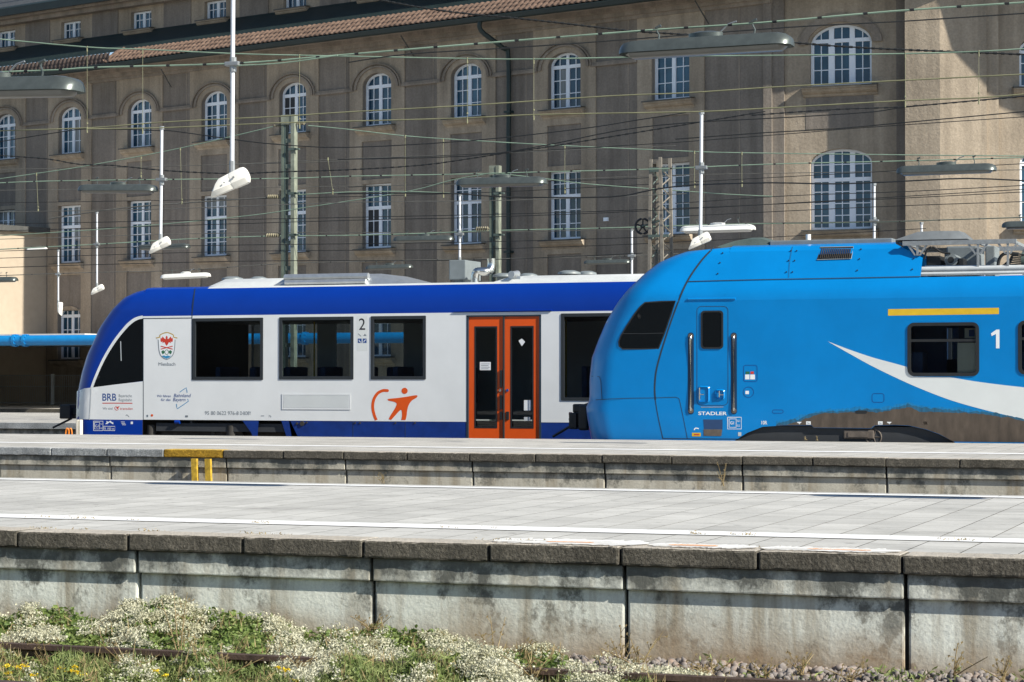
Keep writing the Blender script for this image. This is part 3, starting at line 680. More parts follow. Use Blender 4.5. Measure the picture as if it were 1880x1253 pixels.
# tile skirt: pantiles run from the gutter up to the flashing
AO = -.75                                  # attic wall plane
ztile0, otile0 = zg + .06, EO + .06
sHip = FM.px(193, 112, EO)[0]
ztile1 = FM.px(620, 42, .35)[1]; otile1 = .35
print('tile', ztile0, ztile1)
def tiles(s0, s1, z0, o0, z1, o1, pitch=.235, rows=3):
    mb = MB(60); ns = int((s1 - s0) / pitch * 6)
    L = math.hypot(z1 - z0, o0 - o1); nz, no = (o0 - o1) / L, (z1 - z0) / L
    for r in range(rows):
        rings = []
        for t, lift in ((r / rows, .05), ((r + 1.06) / rows, .012)):
            z, o = z0 + (z1 - z0) * t, o0 + (o1 - o0) * t
            ring = []
            for k in range(ns + 1):
                s = s0 + (s1 - s0) * k / ns; h = lift + .055 * abs(math.sin(math.pi * (s - s0) / pitch)) ** .8
                ring.append(FM.w(s, z + nz * h, o + no * h))
            rings.append(ring)
        rings.insert(0, [q - ZA * .06 for q in rings[0]])
        mb.loft(rings)
    return mb
tiles(sHip, S_END + 1.0, ztile0, otile0, ztile1, otile1).build('tile_roof', 'tile', bld)
hp = MB(60); hp.tube([FM.w(sHip - .02, ztile0 + .05, otile0), FM.w(sHip + .5, ztile1 + .06, otile1)], .10, 8); hp.build('hip_ridge', 'tile', bld)
tiles(S_BEG, sHip + .3, ztile0 - .04, otile0 - .04, ztile1 - .16, otile0 - .10).build('tile_roof_shade', 'tile_shade', bld)['label'] = 'steep tiles left of the hip with shade painted in'  # pitch steepened to keep the sun off, shade painted into the colour
# flashing band between tiles and attic wall
zA0 = FM.px(620, 8, AO)[1]
fl = MB(); fl.loft([[FM.w(S_BEG, z, o), FM.w(S_END + 1, z, o)] for o, z in ((otile1 + .05, ztile1 - .02), (otile1 - .05, ztile1 + .10), (AO + .15, zA0 - .1), (AO + .06, zA0), (AO - .2, zA0 + .02))]); fl.build('flashing', 'slate', bld)
# attic storey
zAe = FM.px(0, 45, AO)[1]
zw0, zw1 = FM.px(395, 35, AO)[1], FM.px(395, 1, AO)[1]
print('attic', zA0, zAe, zw0, zw1)
SA = [FM.px(x, 40, AO)[0] for x in (11, 130, 259, 395, 541)]
SA = SA + [SA[-1] + 4.05 * k for k in (1, 2)]
FA = Frame(FM.w(0, 0, AO), FM.ang)
ah = [hole_poly(s - .58, s + .58, zw0, zw1, 0) for s in SA]
facade(FA, [(S_BEG, zA0 - .3), (S_END, zA0 - .3), (S_END, zAe), (S_BEG, zAe)], ah).build('attic_wall', 'plaster', bld)
for a, b in zip(SA[:-1], SA[1:]):
    ap = MB(); fbox(ap, FA, (a + b) / 2 - .75, (a + b) / 2 + .75, zA0, zAe, -.02, .03); ap.build('attic_panel', 'plaster_dark', bld)
wA = make_window(FA, SA[0], 1.16, zw0, zw1, 0, 2, 2, 0, zw1)
for s in SA[1:]: dup_window(wA, FA, s)
ev = MB(); fbox(ev, FA, S_BEG, S_END, zAe - .12, zAe + .05, 0, .35); fbox(ev, FA, S_BEG, S_END, zAe + .05, zAe + .17, 0, .6); ev.build('attic_cornice', 'mould', bld)
rf = MB(); rf.loft([[FA.w(s, z, o) for s in (S_BEG, S_END)] for o, z in ((.62, zAe + .15), (.85, zAe + .12), (.86, zAe + .42), (.7, zAe + .52))]); rf.build('attic_gutter', 'slate', bld)
rf = MB(); rf.loft([[FA.w(s, z, o) for s in (S_BEG, S_END)] for o, z in ((.72, zAe + .5), (-3.5, zAe + 4.4), (-9, zAe + 4.5))])
rf.build('slate_roof', 'slate2', bld)
sg = MB()
for k in range(22): sg.tube([FA.w(-34 + k * .42, zAe + .95, .42), FA.w(-34 + k * .42, zAe + 1.45, .40)], .012, 5)
for z in (.98, 1.2, 1.42): sg.tube([FA.w(-34, zAe + z, .42), FA.w(-25, zAe + z, .42)], .012, 5)
sg.build('snow_guard', 'slate2', bld)
# downpipe and brackets
sd = FM.px(934, 300, .12)[0]
dp = MB(50); dp.tube(smooth_curve([FM.w(sd - .55, zg - .1, EO + .05), FM.w(sd - .55, zg - .45, EO), FM.w(sd - .1, zg - 1.0, .32), FM.w(sd, zg - 1.4, .14), FM.w(sd, 8, .14), FM.w(sd, 0, .14)], 5), .085, 8)
for z in (3, 5.4, 7.8, 10.2): fbox(dp, FM, sd - .13, sd + .13, z, z + .07, 0, .24)
dp.build('downpipe', 'downpipe', bld)
for (xa, ya, xb, yb) in ((296, 128, 314, 160), (736, 66, 760, 104), (1276, 2, 1301, 44)):
    a, b_ = FM.px(xa, ya, .9), FM.px(xb, yb, .06)
    MB().tube([FM.w(*a, .9), FM.w(*b_, .06)], .025, 6).build('eave_strut', 'sill', bld)
# number plate on the wall
q = FM.px(1112, 403, .05); pb = MB(); fbox(pb, FM, q[0] - .09, q[0] + .09, q[1] - .06, q[1] + .06, 0, .06); pb.build('wall_plate', 'win_white', bld)

# ---- right hand wing: section A parallel to the platforms, corner pier, section B turned towards the sun
PA = FM.w(S_END, 0, 0); FAx = Frame((PA[0], PA[1] + .18, 0), 0.0)
aL, aR = 0.0, FAx.px(1662, 300)[0]
z = lambda y, o=0: FAx.px(1545, y, o)[1]
sa = lambda x, o=0: FAx.px(x, 300, o)[0]
ws, we = sa(1487), sa(1601); wc, wwid = (ws + we) / 2, we - ws
up = (z(157), z(80), z(44) - z(80), z(73)); lo = (z(421), z(300), z(273) - z(300), z(329))
hA = [hole_poly(ws, we, up[0], up[1], up[2]), hole_poly(ws, we, lo[0], lo[1], lo[2])]
ZR = 15.5
facade(FAx, [(aL, -.88), (aR + .2, -.88), (aR + .2, ZR), (aL, ZR)], hA, .28).build('wing_wall', 'plaster', bld)
# stepped pilasters left of the big windows
st = MB(); fbox(st, FAx, -.25, .02, -.88, ZR, -.1, .20); st.build('pilaster', 'plaster_dark', bld)
s1, s2 = sa(1441), sa(1480)
st = MB(); fbox(st, FAx, .022, s1, -.88, ZR, -.02, .10); st.build('pilaster', 'plaster_dark', bld)
pier_shadow = MB(); fbox(pier_shadow, FAx, we + .35 + .42, aR + .1, -.88, ZR, -.02, .03); pier_shadow.build('pilaster', 'plaster_dark', bld)  # dark strip painted where the corner pier's shadow falls
# apron panels: sunk field shown by raised borders
pn = MB(); zp1, zp0 = z(172), z(248)
fbox(pn, FAx, ws - .12, we + .06, zp0 + .22, zp1, 0, .012); pn.build('apron_panel', 'plaster_dark', bld)
make_window(FAx, wc, wwid, up[0], up[1], up[2], 3, 3, 1, up[3], rec=.2, mull=.16, sill=True)
make_window(FAx, wc, wwid, lo[0], lo[1], lo[2], 3, 4, 2, lo[3], rec=.2, mull=.16, sill=True)
hm = MB()
for (b0, b1, b2) in ((up[1], up[2], .34),):
    hw = wwid / 2
    arc = [(wc + (hw + b2) * math.cos(t), b0 + (b1 + b2 * .9) * math.sin(t)) for t in np.linspace(0, math.pi, 24)]
    arc2 = [(wc + (hw + .06) * math.cos(t), b0 + (b1 + .06) * math.sin(t)) for t in np.linspace(0, math.pi, 24)]
    hm.loft([[FAx.w(*p, .0) for p in arc], [FAx.w(*p, .07) for p in arc], [FAx.w(*p, .07) for p in arc2], [FAx.w(*p, .0) for p in arc2]])
hm.build('hood_mould', 'mould', bld)
# corner pier
PIER = .75
r0, r1 = FAx.px(1662, 300, PIER)[0], FAx.px(1726, 300, PIER)[0]
FB = Frame(FAx.w(r1, 0, PIER), rad(16.6))
b1 = FB.px(1812, 300)[0]
pr = MB(); pts = [FAx.w(r0, 0, -.1), FAx.w(r0, 0, PIER), FAx.w(r1, 0, PIER), FB.w(b1, 0, 0), FB.w(b1, 0, -PIER - .3)]
pr.prism(pts, (0, 0, -.88), (0, 0, ZR)); pr.build('corner_pier', 'plaster', bld)
b2 = FB.px(1834, 300, -.10)[0]
pr = MB(); fbox(pr, FB, b1 + .01, b2, -.88, ZR, -.5, -.10); pr.build('pilaster', 'plaster', bld)
FB2 = Frame(FB.w(0, 0, -.22), FB.ang)
bw = FB2.px(1872, 300)[0]
hB = [hole_poly(bw, bw + 1.9, FB2.px(1876, 160)[1], FB2.px(1876, 95)[1], .6), hole_poly(bw, bw + 1.9, FB2.px(1876, 410)[1], FB2.px(1876, 300)[1], .45)]
facade(FB2, [(b2 - .05, -.88), (b2 + 9, -.88), (b2 + 9, ZR), (b2 - .05, ZR)], hB, .28).build('wing_wall', 'plaster', bld)
for h in hB: make_window(FB2, bw + .95, 1.9, h[0][1], h[2][1], .5, 3, 3, 1, h[2][1], rec=.2, mull=.16)
# wing eave: overhanging slab whose edge steps round the pier (above the picture) and the round turret cornice that shades the right-hand face
wv = MB()
EA = 1.55; zE = 9.35 + 2.73 * EA
wv.prism([FAx.w(-.9, 0, EA), FAx.w(r0 - .4, 0, EA), FAx.w(r1 - .2, 0, EA), FB.w(1.2, 0, .75), FB.w(3, 0, -2), FAx.w(r0, 0, -2.2), FAx.w(-.9, 0, -2)], (0, 0, zE), (0, 0, zE + .35))
wv.build('wing_eave', 'mould', bld)
# turret cornice: circle whose shadow edge passes through three measured points of the sunlit face
def up_to(p, zt): return p + SUN * ((zt - p[2]) / SUN[2])
zT = 14.6; q3 = []
for (x, y) in ((1731, 55), (1760, 112), (1812, 160)):
    a = FB.px(x, y); q3.append(up_to(FB.w(*a), zT)[:2])
(x1, y1), (x2, y2), (x3, y3) = q3
d = 2 * (x1 * (y2 - y3) + x2 * (y3 - y1) + x3 * (y1 - y2))
ux = ((x1 * x1 + y1 * y1) * (y2 - y3) + (x2 * x2 + y2 * y2) * (y3 - y1) + (x3 * x3 + y3 * y3) * (y1 - y2)) / d
uy = ((x1 * x1 + y1 * y1) * (x3 - x2) + (x2 * x2 + y2 * y2) * (x1 - x3) + (x3 * x3 + y3 * y3) * (x2 - x1)) / d
ur = math.hypot(x1 - ux, y1 - uy); print('turret', ux, uy, ur, 'pier x', FB.P, FB.w(b1, 0))
tu = MB(40); ur2 = ur
tu.loft([[(ux + r * math.cos(t), uy + r * math.sin(t), zz) for t in np.linspace(0, 2 * math.pi, 49)[:-1]] for r, zz in ((ur2 * .86, zT + .0), (ur2, zT), (ur2, zT + .3), (ur2 * .6, zT + 2.2), (.05, zT + 3.2))], closed=True, caps=True)
tu.build('turret_roof', 'slate', bld)

# ---- low cream annexe at the far left, canopy, blue pipe, mesh fence
anx = empty('cream_annexe', FM.w(-26.5, -.88, 1.5), 'low cream rendered annexe with a dark eave at the far left of the station building', 'building')
sx = FM.px(86, 500, 0)[0]; zx = FM.px(45, 432, 0)[1]
b = MB(); fbox(b, FM, sx - 7, sx, -.88, zx, .02, 9); b.build('wall', 'concrete_left', anx)
b = MB(); fbox(b, FM, sx - 7.2, sx + .25, zx, zx + .22, .02, 9.2); b.build('eave', 'sill', anx)
can = empty('platform_canopy', (-48, 62, .09), 'flat pale canopy over the rear platform behind the royal blue train', 'canopy')
zc = atY(100, 613, 61.5)[2]
MB().prism([(-70, 61.5, 0), (-37.3, 61.5, 0), (-37.3, 73.6, 0), tuple(FM.w(-24.5, 0, .06)), (-70, 80, 0)], (0, 0, zc - .16), (0, 0, zc)).build('roof_slab', 'canopy', can)
for x in (-66,): MB().tube([(x, 68, .09), (x, 68, zc - .16)], .1, 8).build('column', 'under', can)
pp = empty('blue_pipe', (-48, 60.6, 2.2), 'fat bright blue pipe with bolted flanges running under the pale canopy edge', 'pipe')
zp = atY(110, 625, 60.6)[2]; rp = .165
b = MB(50); b.tube([(-110, 60.6, zp), (-17, 60.6, zp)], rp, 16); b.build('pipe_run', 'pipe_blue', pp)
for fx in [atY(px, 625, 60.6)[0] for px in (28, 47, 560, 660)] + [-60]:
    b = MB(50); b.tube([(fx - .05, 60.6, zp), (fx + .05, 60.6, zp)], rp + .035, 16)
    for k in range(10): t = k * math.pi / 5; b.tube([(fx - .09, 60.6 + .185 * math.cos(t), zp + .185 * math.sin(t)), (fx + .09, 60.6 + .185 * math.cos(t), zp + .185 * math.sin(t))], .016, 5)
    b.build('flange', 'pipe_blue', pp)
for x in range(-108, -17, 6): MB().tube([(x, 60.6, zp + rp), (x, 61.6, zc - .1)], .03, 6).build('hanger', 'under', pp)
FYF = 74.4
fen = empty('mesh_fence', (-50, FYF, .09), 'galvanised mesh fence on the rear platform left of the blue train nose', 'fence')
zf0, zf1 = .10, atY(70, 689, FYF)[2]
fx0, fx1 = -66, atY(175, 700, FYF)[0]
b = MB(); k = fx0
while k < fx1: b.box(k, k + .014, FYF, FYF + .01, zf0, zf1); k += .085
for zz in (zf0 + .05, (zf0 + zf1) / 2 + .12, zf1 - .03): b.box(fx0, fx1, FYF - .02, FYF - .002, zz, zz + .03)
b.build('mesh_panel', 'galv', fen)
for px in (98,):
    X = atY(px, 700, FYF)[0]
    for k in (-2, -1, 0, 1): MB().box(X + 2.6 * k - .06, X + 2.6 * k + .06, FYF - .09, FYF - .022, zf0 - .01, zf1 + .04).build('post', 'light_grey', fen)
# E3
# ------------------------------------------------------------------ trains
class Skin:
    """near side of a vehicle body as a height field Y(x, z): flat wall, section inset towards the roof, rounded nose corner"""
    def __init__(s, Yn, width, sec, nose, rc):
        s.Yn, s.W, s.sec, s.rc = Yn, width, sec, rc
        s.nz = [p[1] for p in nose]; s.nx = [p[0] for p in nose]
    def inset(s, z): return float(np.interp(z, [p[1] for p in s.sec], [p[0] for p in s.sec]))
    def tip(s, z): return float(np.interp(z, s.nz, s.nx))
    def y(s, x, z):
        d = max(0.0, x - s.tip(z)); r = s.rc
        c = r - math.sqrt(max(0, r * r - (r - d) ** 2)) if d < r else 0
        return s.Yn + s.inset(z) + c
    def onpx(s, px, py, off=.006):
        Y = s.Yn; q = atY(px, py, Y)
        if q[0] - s.tip(q[2]) > s.rc + .1 and s.inset(q[2]) < .004: off = off * .22
        for _ in range(14):
            p = atY(px, py, Y); Y2 = s.y(p[0], p[2]) - off; Y = .5 * Y + .5 * Y2
        return atY(px, py, Y)
    def decal(s, poly, off=.006, holes=(), step=None, mb=None):
        mb = mb or MB(30); return mb.tri(tess(poly, holes, step), lambda x, y: s.onpx(x, y, off))
    def line(s, pts, wpx, off=.008, n=5, closed=False):
        P = smooth_curve(pts, n) if n > 1 else [np.array(p, float) for p in pts]
        if closed: P.append(P[0])
        L = []; R_ = []
        for i, p in enumerate(P):
            t = P[min(i + 1, len(P) - 1)] - P[max(i - 1, 0)]
            if closed and i in (0, len(P) - 1): t = P[1] - P[-2]
            t = t / (np.linalg.norm(t) + 1e-9); nn = np.array([-t[1], t[0]]) * wpx / 2
            L.append(s.onpx(*(p + nn), off)); R_.append(s.onpx(*(p - nn), off))
        return MB(30).loft([[a, b] for a, b in zip(L, R_)])
    def nose_shell(s, x_end, zs, smooth=40):
        mb = MB(smooth); rings = []; Yc = s.Yn + s.W / 2
        for z in zs:
            xt, ins = s.tip(z), s.inset(z); half = s.W / 2 - ins; r = min(s.rc, max(half, .001)); row = []
            for k in range(11):
                t = math.pi / 2 * k / 10; row.append((xt + s.rc * (1 - math.sin(t)), half - r * (1 - math.cos(t)) if half > .01 else half))
            # k=0 -> (xt+rc, half) side ; k=10 -> (xt, half-r) front
            row = [(xt + s.rc * (1 - math.sin(math.pi / 2 * k / 10)), half - r * (1 - math.cos(math.pi / 2 * k / 10))) for k in range(11)]
            near = [(max(x_end, xt + s.rc + .01), Yc - half, z)] + [(x, Yc - h, z) for x, h in row]
            far = [(x, 2 * Yc - y, zz) for x, y, zz in reversed(near)]
            rings.append(near + [(xt - .04, Yc, z)] + far)
        return mb.loft(rings)
    def text(s, body, px0, px1, py_base, cap_px, mat, par, off=.010, shear=0, bold=0):
        cu = bpy.data.curves.new('t', 'FONT'); cu.body = body; cu.size = 1; cu.shear = shear; cu.offset = bold
        ob = bpy.data.objects.new('t', cu); COL.objects.link(ob)
        dg = bpy.context.evaluated_depsgraph_get(); me = bpy.data.meshes.new_from_object(ob.evaluated_get(dg))
        vs = [v.co.copy() for v in me.vertices]; fs = [list(p.vertices) for p in me.polygons]
        bpy.data.objects.remove(ob); bpy.data.curves.remove(cu); bpy.data.meshes.remove(me)
        xa, xb = min(v.x for v in vs), max(v.x for v in vs); cap = .69
        slope = (py_base - 700) / (px0 + 10000)
        mb = MB()
        mb.add([s.onpx(px0 + (v.x - xa) / (xb - xa) * (px1 - px0), py_base + slope * (v.x - xa) / (xb - xa) * (px1 - px0) - v.y / cap * cap_px, off) for v in vs], fs)
        return mb.build('lettering', mat, par)

# ---------------- the royal blue and white railcar (far track)
YL = 41.4
noseL = [(141.5, 800), (139.5, 770), (141, 735), (143.4, 717), (150, 685), (160.7, 650), (171, 629), (181.7, 604), (193, 587), (206.5, 568), (226, 547), (247, 536), (274, 529), (300, 527)]
def nose_tab(pts, Yn, rc):
    out = []
    for p in pts:
        q = atY(p[0], p[1], Yn + .485 * rc); out.append((q[0] - .143 * rc, q[2]))
    return sorted(out, key=lambda t: t[1])
rcL = .55
tabL = nose_tab(noseL, YL, rcL); tabL += [(tabL[-1][0] + 1.5, tabL[-1][1] + .15)]
secL = [(0, -1), (0, 2.55), (.02, 2.72), (.06, 2.88), (.12, 2.99), (.2, 3.02), (.45, 3.045), (1.35, 3.06)]
SL = Skin(YL, 2.75, secL, tabL, rcL)
lint = empty('diesel_railcar', (-18, YL + 1.37, -.77), 'royal blue and white railcar with orange double doors standing on the farther track', 'train')
XE = -1.0
x262, x353 = atY(262, 640, YL)[0], atY(353, 640, YL)[0]
zsk = atY(300, 771, YL)[2]; zbl = atY(355, 580, YL)[2]
print('LINT skirt z', zsk, 'blue z', zbl)
zrows = list(np.linspace(-.35, zsk, 4)) + list(np.linspace(zsk, 2.5, 26))[1:] + list(np.linspace(2.5, 3.06, 16))[1:]
SL.nose_shell(x262, zrows).build('nose', 'lint_blue', lint)
# side wall with window openings; windows as px rects
winL = [(354, 585, 483, 698), (513, 583, 649, 697), (681, 581, 782, 697), (1030, 576, 1160, 736)]
def rectY(x0, y0, x1, y1, Y):  # pixel rect -> (X0,X1,Z0,Z1) on the wall, using the left edge for heights
    a, b = atY(x0, y0, Y), atY(x1, y1, Y); a2 = atY(x0, y1, Y); return a[0], b[0], a2[2], a[2]
WLr = [rectY(*r, YL) for r in winL]
WLr += [(WLr[-1][1] + .5 + 1.9 * k, WLr[-1][1] + 1.9 + 1.9 * k, WLr[0][2], WLr[0][3]) for k in range(5)]
XE = WLr[-1][1] + .6
dr = rectY(859, 581, 991, 803, YL); DX0, DX1, DZ0, DZ1 = dr; DZ0 = -.35
holesL = [[(a + .05, c + .05), (b - .05, c + .05), (b - .05, d_ - .05), (a + .05, d_ - .05)] for a, b, c, d_ in WLr]
outer = [(x262, zsk), (DX0, zsk), (DX0, DZ1 + .0), (DX1, DZ1 + .0), (DX1, zsk), (XE, zsk), (XE, zbl), (x262, zbl)]
MB().tri(tess(outer, holesL), lambda x, z_: (x, YL, z_)).build('side_wall', 'gloss_white', lint)
MB().tri(tess([(x353, zsk), (XE, zsk), (XE, zbl), (x353, zbl)], holesL), lambda x, z_: (x, YL + 2.75, z_)).build('far_side_wall', 'gloss_white', lint)
b = MB(30); b.loft([[(x, YL + i_, z_) for i_, z_ in [(0, zbl)] + [p for p in secL if 2.5 < p[1] < 3.0]] for x in (x262, XE)]); b.build('cantrail_band', 'lint_blue', lint)
b = MB(30); rfp = [p for p in secL if p[1] > 2.95]; full = [(i_, z_) for i_, z_ in rfp] + [(2.75 - i_, z_) for i_, z_ in reversed(rfp)]
b.loft([[(x, YL + i_, z_) for i_, z_ in full] for x in (x353 + .3, XE)]); b.build('roof', 'roof_white', lint)
b = MB(30); b.loft([[(x, YL + 2.75 - i_, z_) for i_, z_ in [(0, zbl)] + [p for p in secL if 2.5 < p[1] < 3.0]] for x in (x262, XE)]); b.build('far_cantrail', 'lint_blue', lint)
b = MB(30); b.loft([[(x, YL + i_, z_) for i_, z_ in full] for x in (x262, x353 + .3)]); b.build('cab_roof', 'lint_blue', lint)
# interior
b = MB(); b.box(x353 - .9, XE, YL + .06, YL + 2.69, -.05, 0.12); b.build('floor', 'inner_dark', lint)
b = MB(); b.box(x353 - .9, XE, YL + .1, YL + 2.65, 2.28, 2.33); b.box(x353 - .08, x353 - .04, YL + .06, YL + 2.69, .12, 2.28); b.box(XE - .05, XE, YL, YL + 2.75, -.4, 3.1); b.build('interior_lining', 'inner_dark', lint)
st = MB()
for k in range(26):
    x = x353 + .45 + k * .82
    if DX0 - .5 < x < DX1 + .3: continue
    for y0 in (YL + .18, YL + 1.75):
        st.cbox(x, x + .12, y0, y0 + .9, .55, 1.32, .04); st.cbox(x - .40, x + .06, y0, y0 + .9, .50, .62, .04)
st.build('seat_row', 'seat', lint)
gr = MB()
for x in (WLr[1][0] + .38, DX0 - .3, DX1 + .25): gr.tube([(x, YL + .9, .1), (x, YL + .9, 2.3)], .018, 8)
gr.build('grab_pole', 'yellow', lint)
def train_window(par, X0, X1, Z0, Z1, Y, fw, glassm, depth=.035, r=0, frame='dark_frame', pr=.012):
    o = rrect(X0, Z0, X1, Z1, max(r, .015)); i_ = rrect(X0 + fw, Z0 + fw, X1 - fw, Z1 - fw, max(r - fw, .012))
    f = MB(); f.tri(tess(o, [i_]), lambda x, z_: (x, Y - pr, z_))
    f.loft([[(p[0], Y - pr, p[1]) for p in o], [(p[0], Y + .02, p[1]) for p in o]], closed=True)
    f.loft([[(p[0], Y - pr, p[1]) for p in i_], [(p[0], Y + depth, p[1]) for p in i_]], closed=True)
    fo = f.build('window', frame, par)
    MB().tri(tess(i_), lambda x, z_: (x, Y + depth - .01, z_)).build('pane', glassm, fo)
    return fo
for a, b_, c, d_ in WLr:
    train_window(lint, a, b_, c, d_, YL, .065, 'tint')
for a, b_, c, d_ in WLr:
    i_ = [(a + .05, c + .05), (b_ - .05, c + .05), (b_ - .05, d_ - .05), (a + .05, d_ - .05)]
    MB().tri(tess(i_), lambda x, z_: (x, YL + 2.74, z_)).build('far_window', 'tint2', lint)
# doors: two orange leaves
DM = (DX0 + DX1) / 2
for k, (a, b_) in enumerate(((DX0 + .015, DM - .012), (DM + .012, DX1 - .015))):
    ga, gb = atY(871 if k == 0 else 937, 600, YL)[0], atY(912 if k == 0 else 979, 600, YL)[0]
    gz1, gz0 = atY(871, 600, YL)[2], atY(871, 786, YL)[2]
    lf = MB(); hp_ = [(ga, gz0), (gb, gz0), (gb, gz1), (ga, gz1)]
    lf.tri(tess([(a, DZ0), (b_, DZ0), (b_, DZ1 - .015), (a, DZ1 - .015)], [hp_]), lambda x, z_: (x, YL + .02, z_))
    lf.loft([[(p[0], YL + .02, p[1]) for p in hp_], [(p[0], YL + .07, p[1]) for p in hp_]], closed=True)
    leaf = lf.build('door', 'orange', lint)
    o = [(ga - .004, gz0 - .004), (gb + .004, gz0 - .004), (gb + .004, gz1 + .004), (ga - .004, gz1 + .004)]; i2 = [(ga + .03, gz0 + .03), (gb - .03, gz0 + .03), (gb - .03, gz1 - .03), (ga + .03, gz1 - .03)]
    MB().tri(tess(o, [i2]), lambda x, z_: (x, YL + .016, z_)).build('window_rim', 'black', leaf)
    MB().tri(tess([(ga, gz0), (gb, gz0), (gb, gz1), (ga, gz1)]), lambda x, z_: (x, YL + .05, z_)).build('pane', 'tint', leaf)
    xs_ = (b_ - .075, b_ - .02) if k == 0 else (a + .04, a + .10)
    zz = [(765, 782)] if k else [(757, 785), (697, 755), (738, 752)]
    for (y0, y1) in [(756, 771)] + ([(680, 712), (726, 752)] if k == 0 else []):
        q0, q1 = atY(920, y1, YL)[2], atY(920, y0, YL)[2]
        MB().cbox(xs_[0], xs_[1], YL - .0, YL + .03, q0, q1, .008).build('grip_recess', 'black', leaf)
    qb = atY(918 if k == 0 else 931, 717, YL)
    MB(40).tube([(qb[0], YL + .03, qb[2]), (qb[0], YL + .002, qb[2])], .028, 14).build('push_button', 'steel' if k == 0 else 'txt_blue', leaf)
b = MB(); b.tube([(DM, YL + .012, DZ0), (DM, YL + .012, DZ1 - .02)], .022, 8); b.build('door_rubber', 'black', lint)
b = MB(); b.box(DX0 - .02, DX1 + .02, YL + .10, YL + .5, -.6, DZ0 + .28); b.box(DX0 - .03, DX0 + .012, YL - .004, YL + .05, DZ0, DZ1); b.box(DX1 - .012, DX1 + .03, YL - .004, YL + .05, DZ0, DZ1); b.box(DX0 - .03, DX1 + .03, YL - .004, YL + .05, DZ1 - .012, DZ1 + .02); b.build('door_frame', 'line_dark', lint)
b = MB(); q = [atY(x, 573, YL)[0] for x in (834, 1014)]; b.cbox(q[0], q[1], YL - .03, YL + .0, zbl + .015, zbl + .035, .006); b.build('rain_strip', 'lint_blue', lint)
# paper notice and stickers on the doors
def dec(sk, px0, py0, px1, py1, mat, par, name='sticker', off=.012, r=0):
    pl = rrect(px0, py0, px1, py1, r) if r else [(px0, py0), (px1, py0), (px1, py1), (px0, py1)]
    return sk.decal(pl, off).build(name, mat, par)
SD = Skin(YL + .05, 2.75, [(0, -2), (0, 5)], [(-99, -2), (-99, 5)], .1)
dec(SD, 881, 665, 901, 680, 'txt_white', lint, 'paper_notice')
for k in range(4): dec(SD, 883, 668 + 3 * k, 899 - 2 * (k % 2), 669 + 3 * k, 'txt_grey', lint, 'paper_notice', .016)
SD.decal([(952, 626), (958, 622), (964, 628), (958, 636)], .012).build('sticker', 'txt_white', lint)
dec(SD, 962, 735, 975, 754, 'txt_white', lint); dec(SD, 962, 766, 974, 773, 'light_grey', lint)
# lower skirts
def skirt(poly): return SL.decal(poly, .0, mb=MB())
b = MB(); b.tri(tess([(530, 770), (859, 774), (859, 830), (540, 830)]), lambda x, y: atY(x, y, YL + .004))
b.tri(tess([(991, 775), (1200, 777), (1200, 830), (991, 830)]), lambda x, y: atY(x, y, YL + .004)); b.build('lower_skirt', 'skirt_blue', lint)
b = MB(); b.tri(tess([(444, 771), (475, 771), (471, 830), (468, 830), (462, 796)]), lambda x, y: atY(x, y, YL + .004)); b.build('lower_skirt', 'skirt_blue', lint)
b = MB(); b.tri(tess([(516, 771), (532, 771), (560, 830), (535, 830)]), lambda x, y: atY(x, y, YL + .004)); b.build('lower_skirt', 'skirt_blue', lint)
bl = MB()
for px in (652, 661, 726, 762): q = atY(px, 777, YL); bl.tube([(q[0], YL + .01, q[2]), (q[0], YL - .01, q[2])], .02, 8)
q = atY(555, 778, YL); bl.tube([(q[0], YL + .01, q[2]), (q[0], YL - .02, q[2])], .05, 12); bl.tube([(q[0] - .12, YL + .01, q[2]), (q[0] - .12, YL - .015, q[2])], .025, 8); bl.tube([(q[0] + .1, YL + .01, q[2] + .02), (q[0] + .1, YL - .015, q[2] + .02)], .02, 8)
bl.build('skirt_fitting', 'under', lint)
b = MB(); q0 = atY(745, 780, YL)[0]
for px in (648, 744): X = atY(px, 790, YL)[0]; b.box(X - .004, X + .004, YL, YL + .01, -.3, zsk - .02)
b.build('skirt_joint', 'line_dark', lint)
# underframe, wheels
b = MB(); b.box(x262 - .3, XE, YL + .35, YL + 2.4, -.35, zsk - .02); b.build('underframe', 'under', lint)
for px in (300, 405, 500):
    X = atY(px, 800, YL)[0]
    wm = MB(40); wm.tube([(X, YL + .32, -.36), (X, YL + .44, -.36)], .42, 28); wm.tube([(X, YL + .25, -.36), (X, YL + .34, -.36)], .12, 14); wm.build('wheel', 'under', lint)
b = MB(50)
for px, r in ((272, .10), (386, .05), (420, .12)):
    q = atY(px, 786, YL); MB(50).tube([(q[0], YL + .15, -.3), (q[0], YL + .15, .08)], r, 12).build('bogie_spring', 'under', lint)
b.tube([(atY(400, 785, YL)[0], YL + .2, .0), (atY(440, 785, YL)[0], YL + .2, .0)], .11, 12)
b.build('bogie_spring', 'under', lint)
b = MB(); b.box(atY(290, 785, YL)[0], atY(440, 785, YL)[0], YL + .16, YL + .30, -.28, -.06); b.build('bogie_frame', 'under', lint)
b = MB(40); q = atY(325, 775, YL); b.tube([(q[0] - .06, YL + .03, q[2]), (q[0] + .06, YL + .03, q[2])], .045, 10); b.build('air_valve', 'lint_blue', lint)
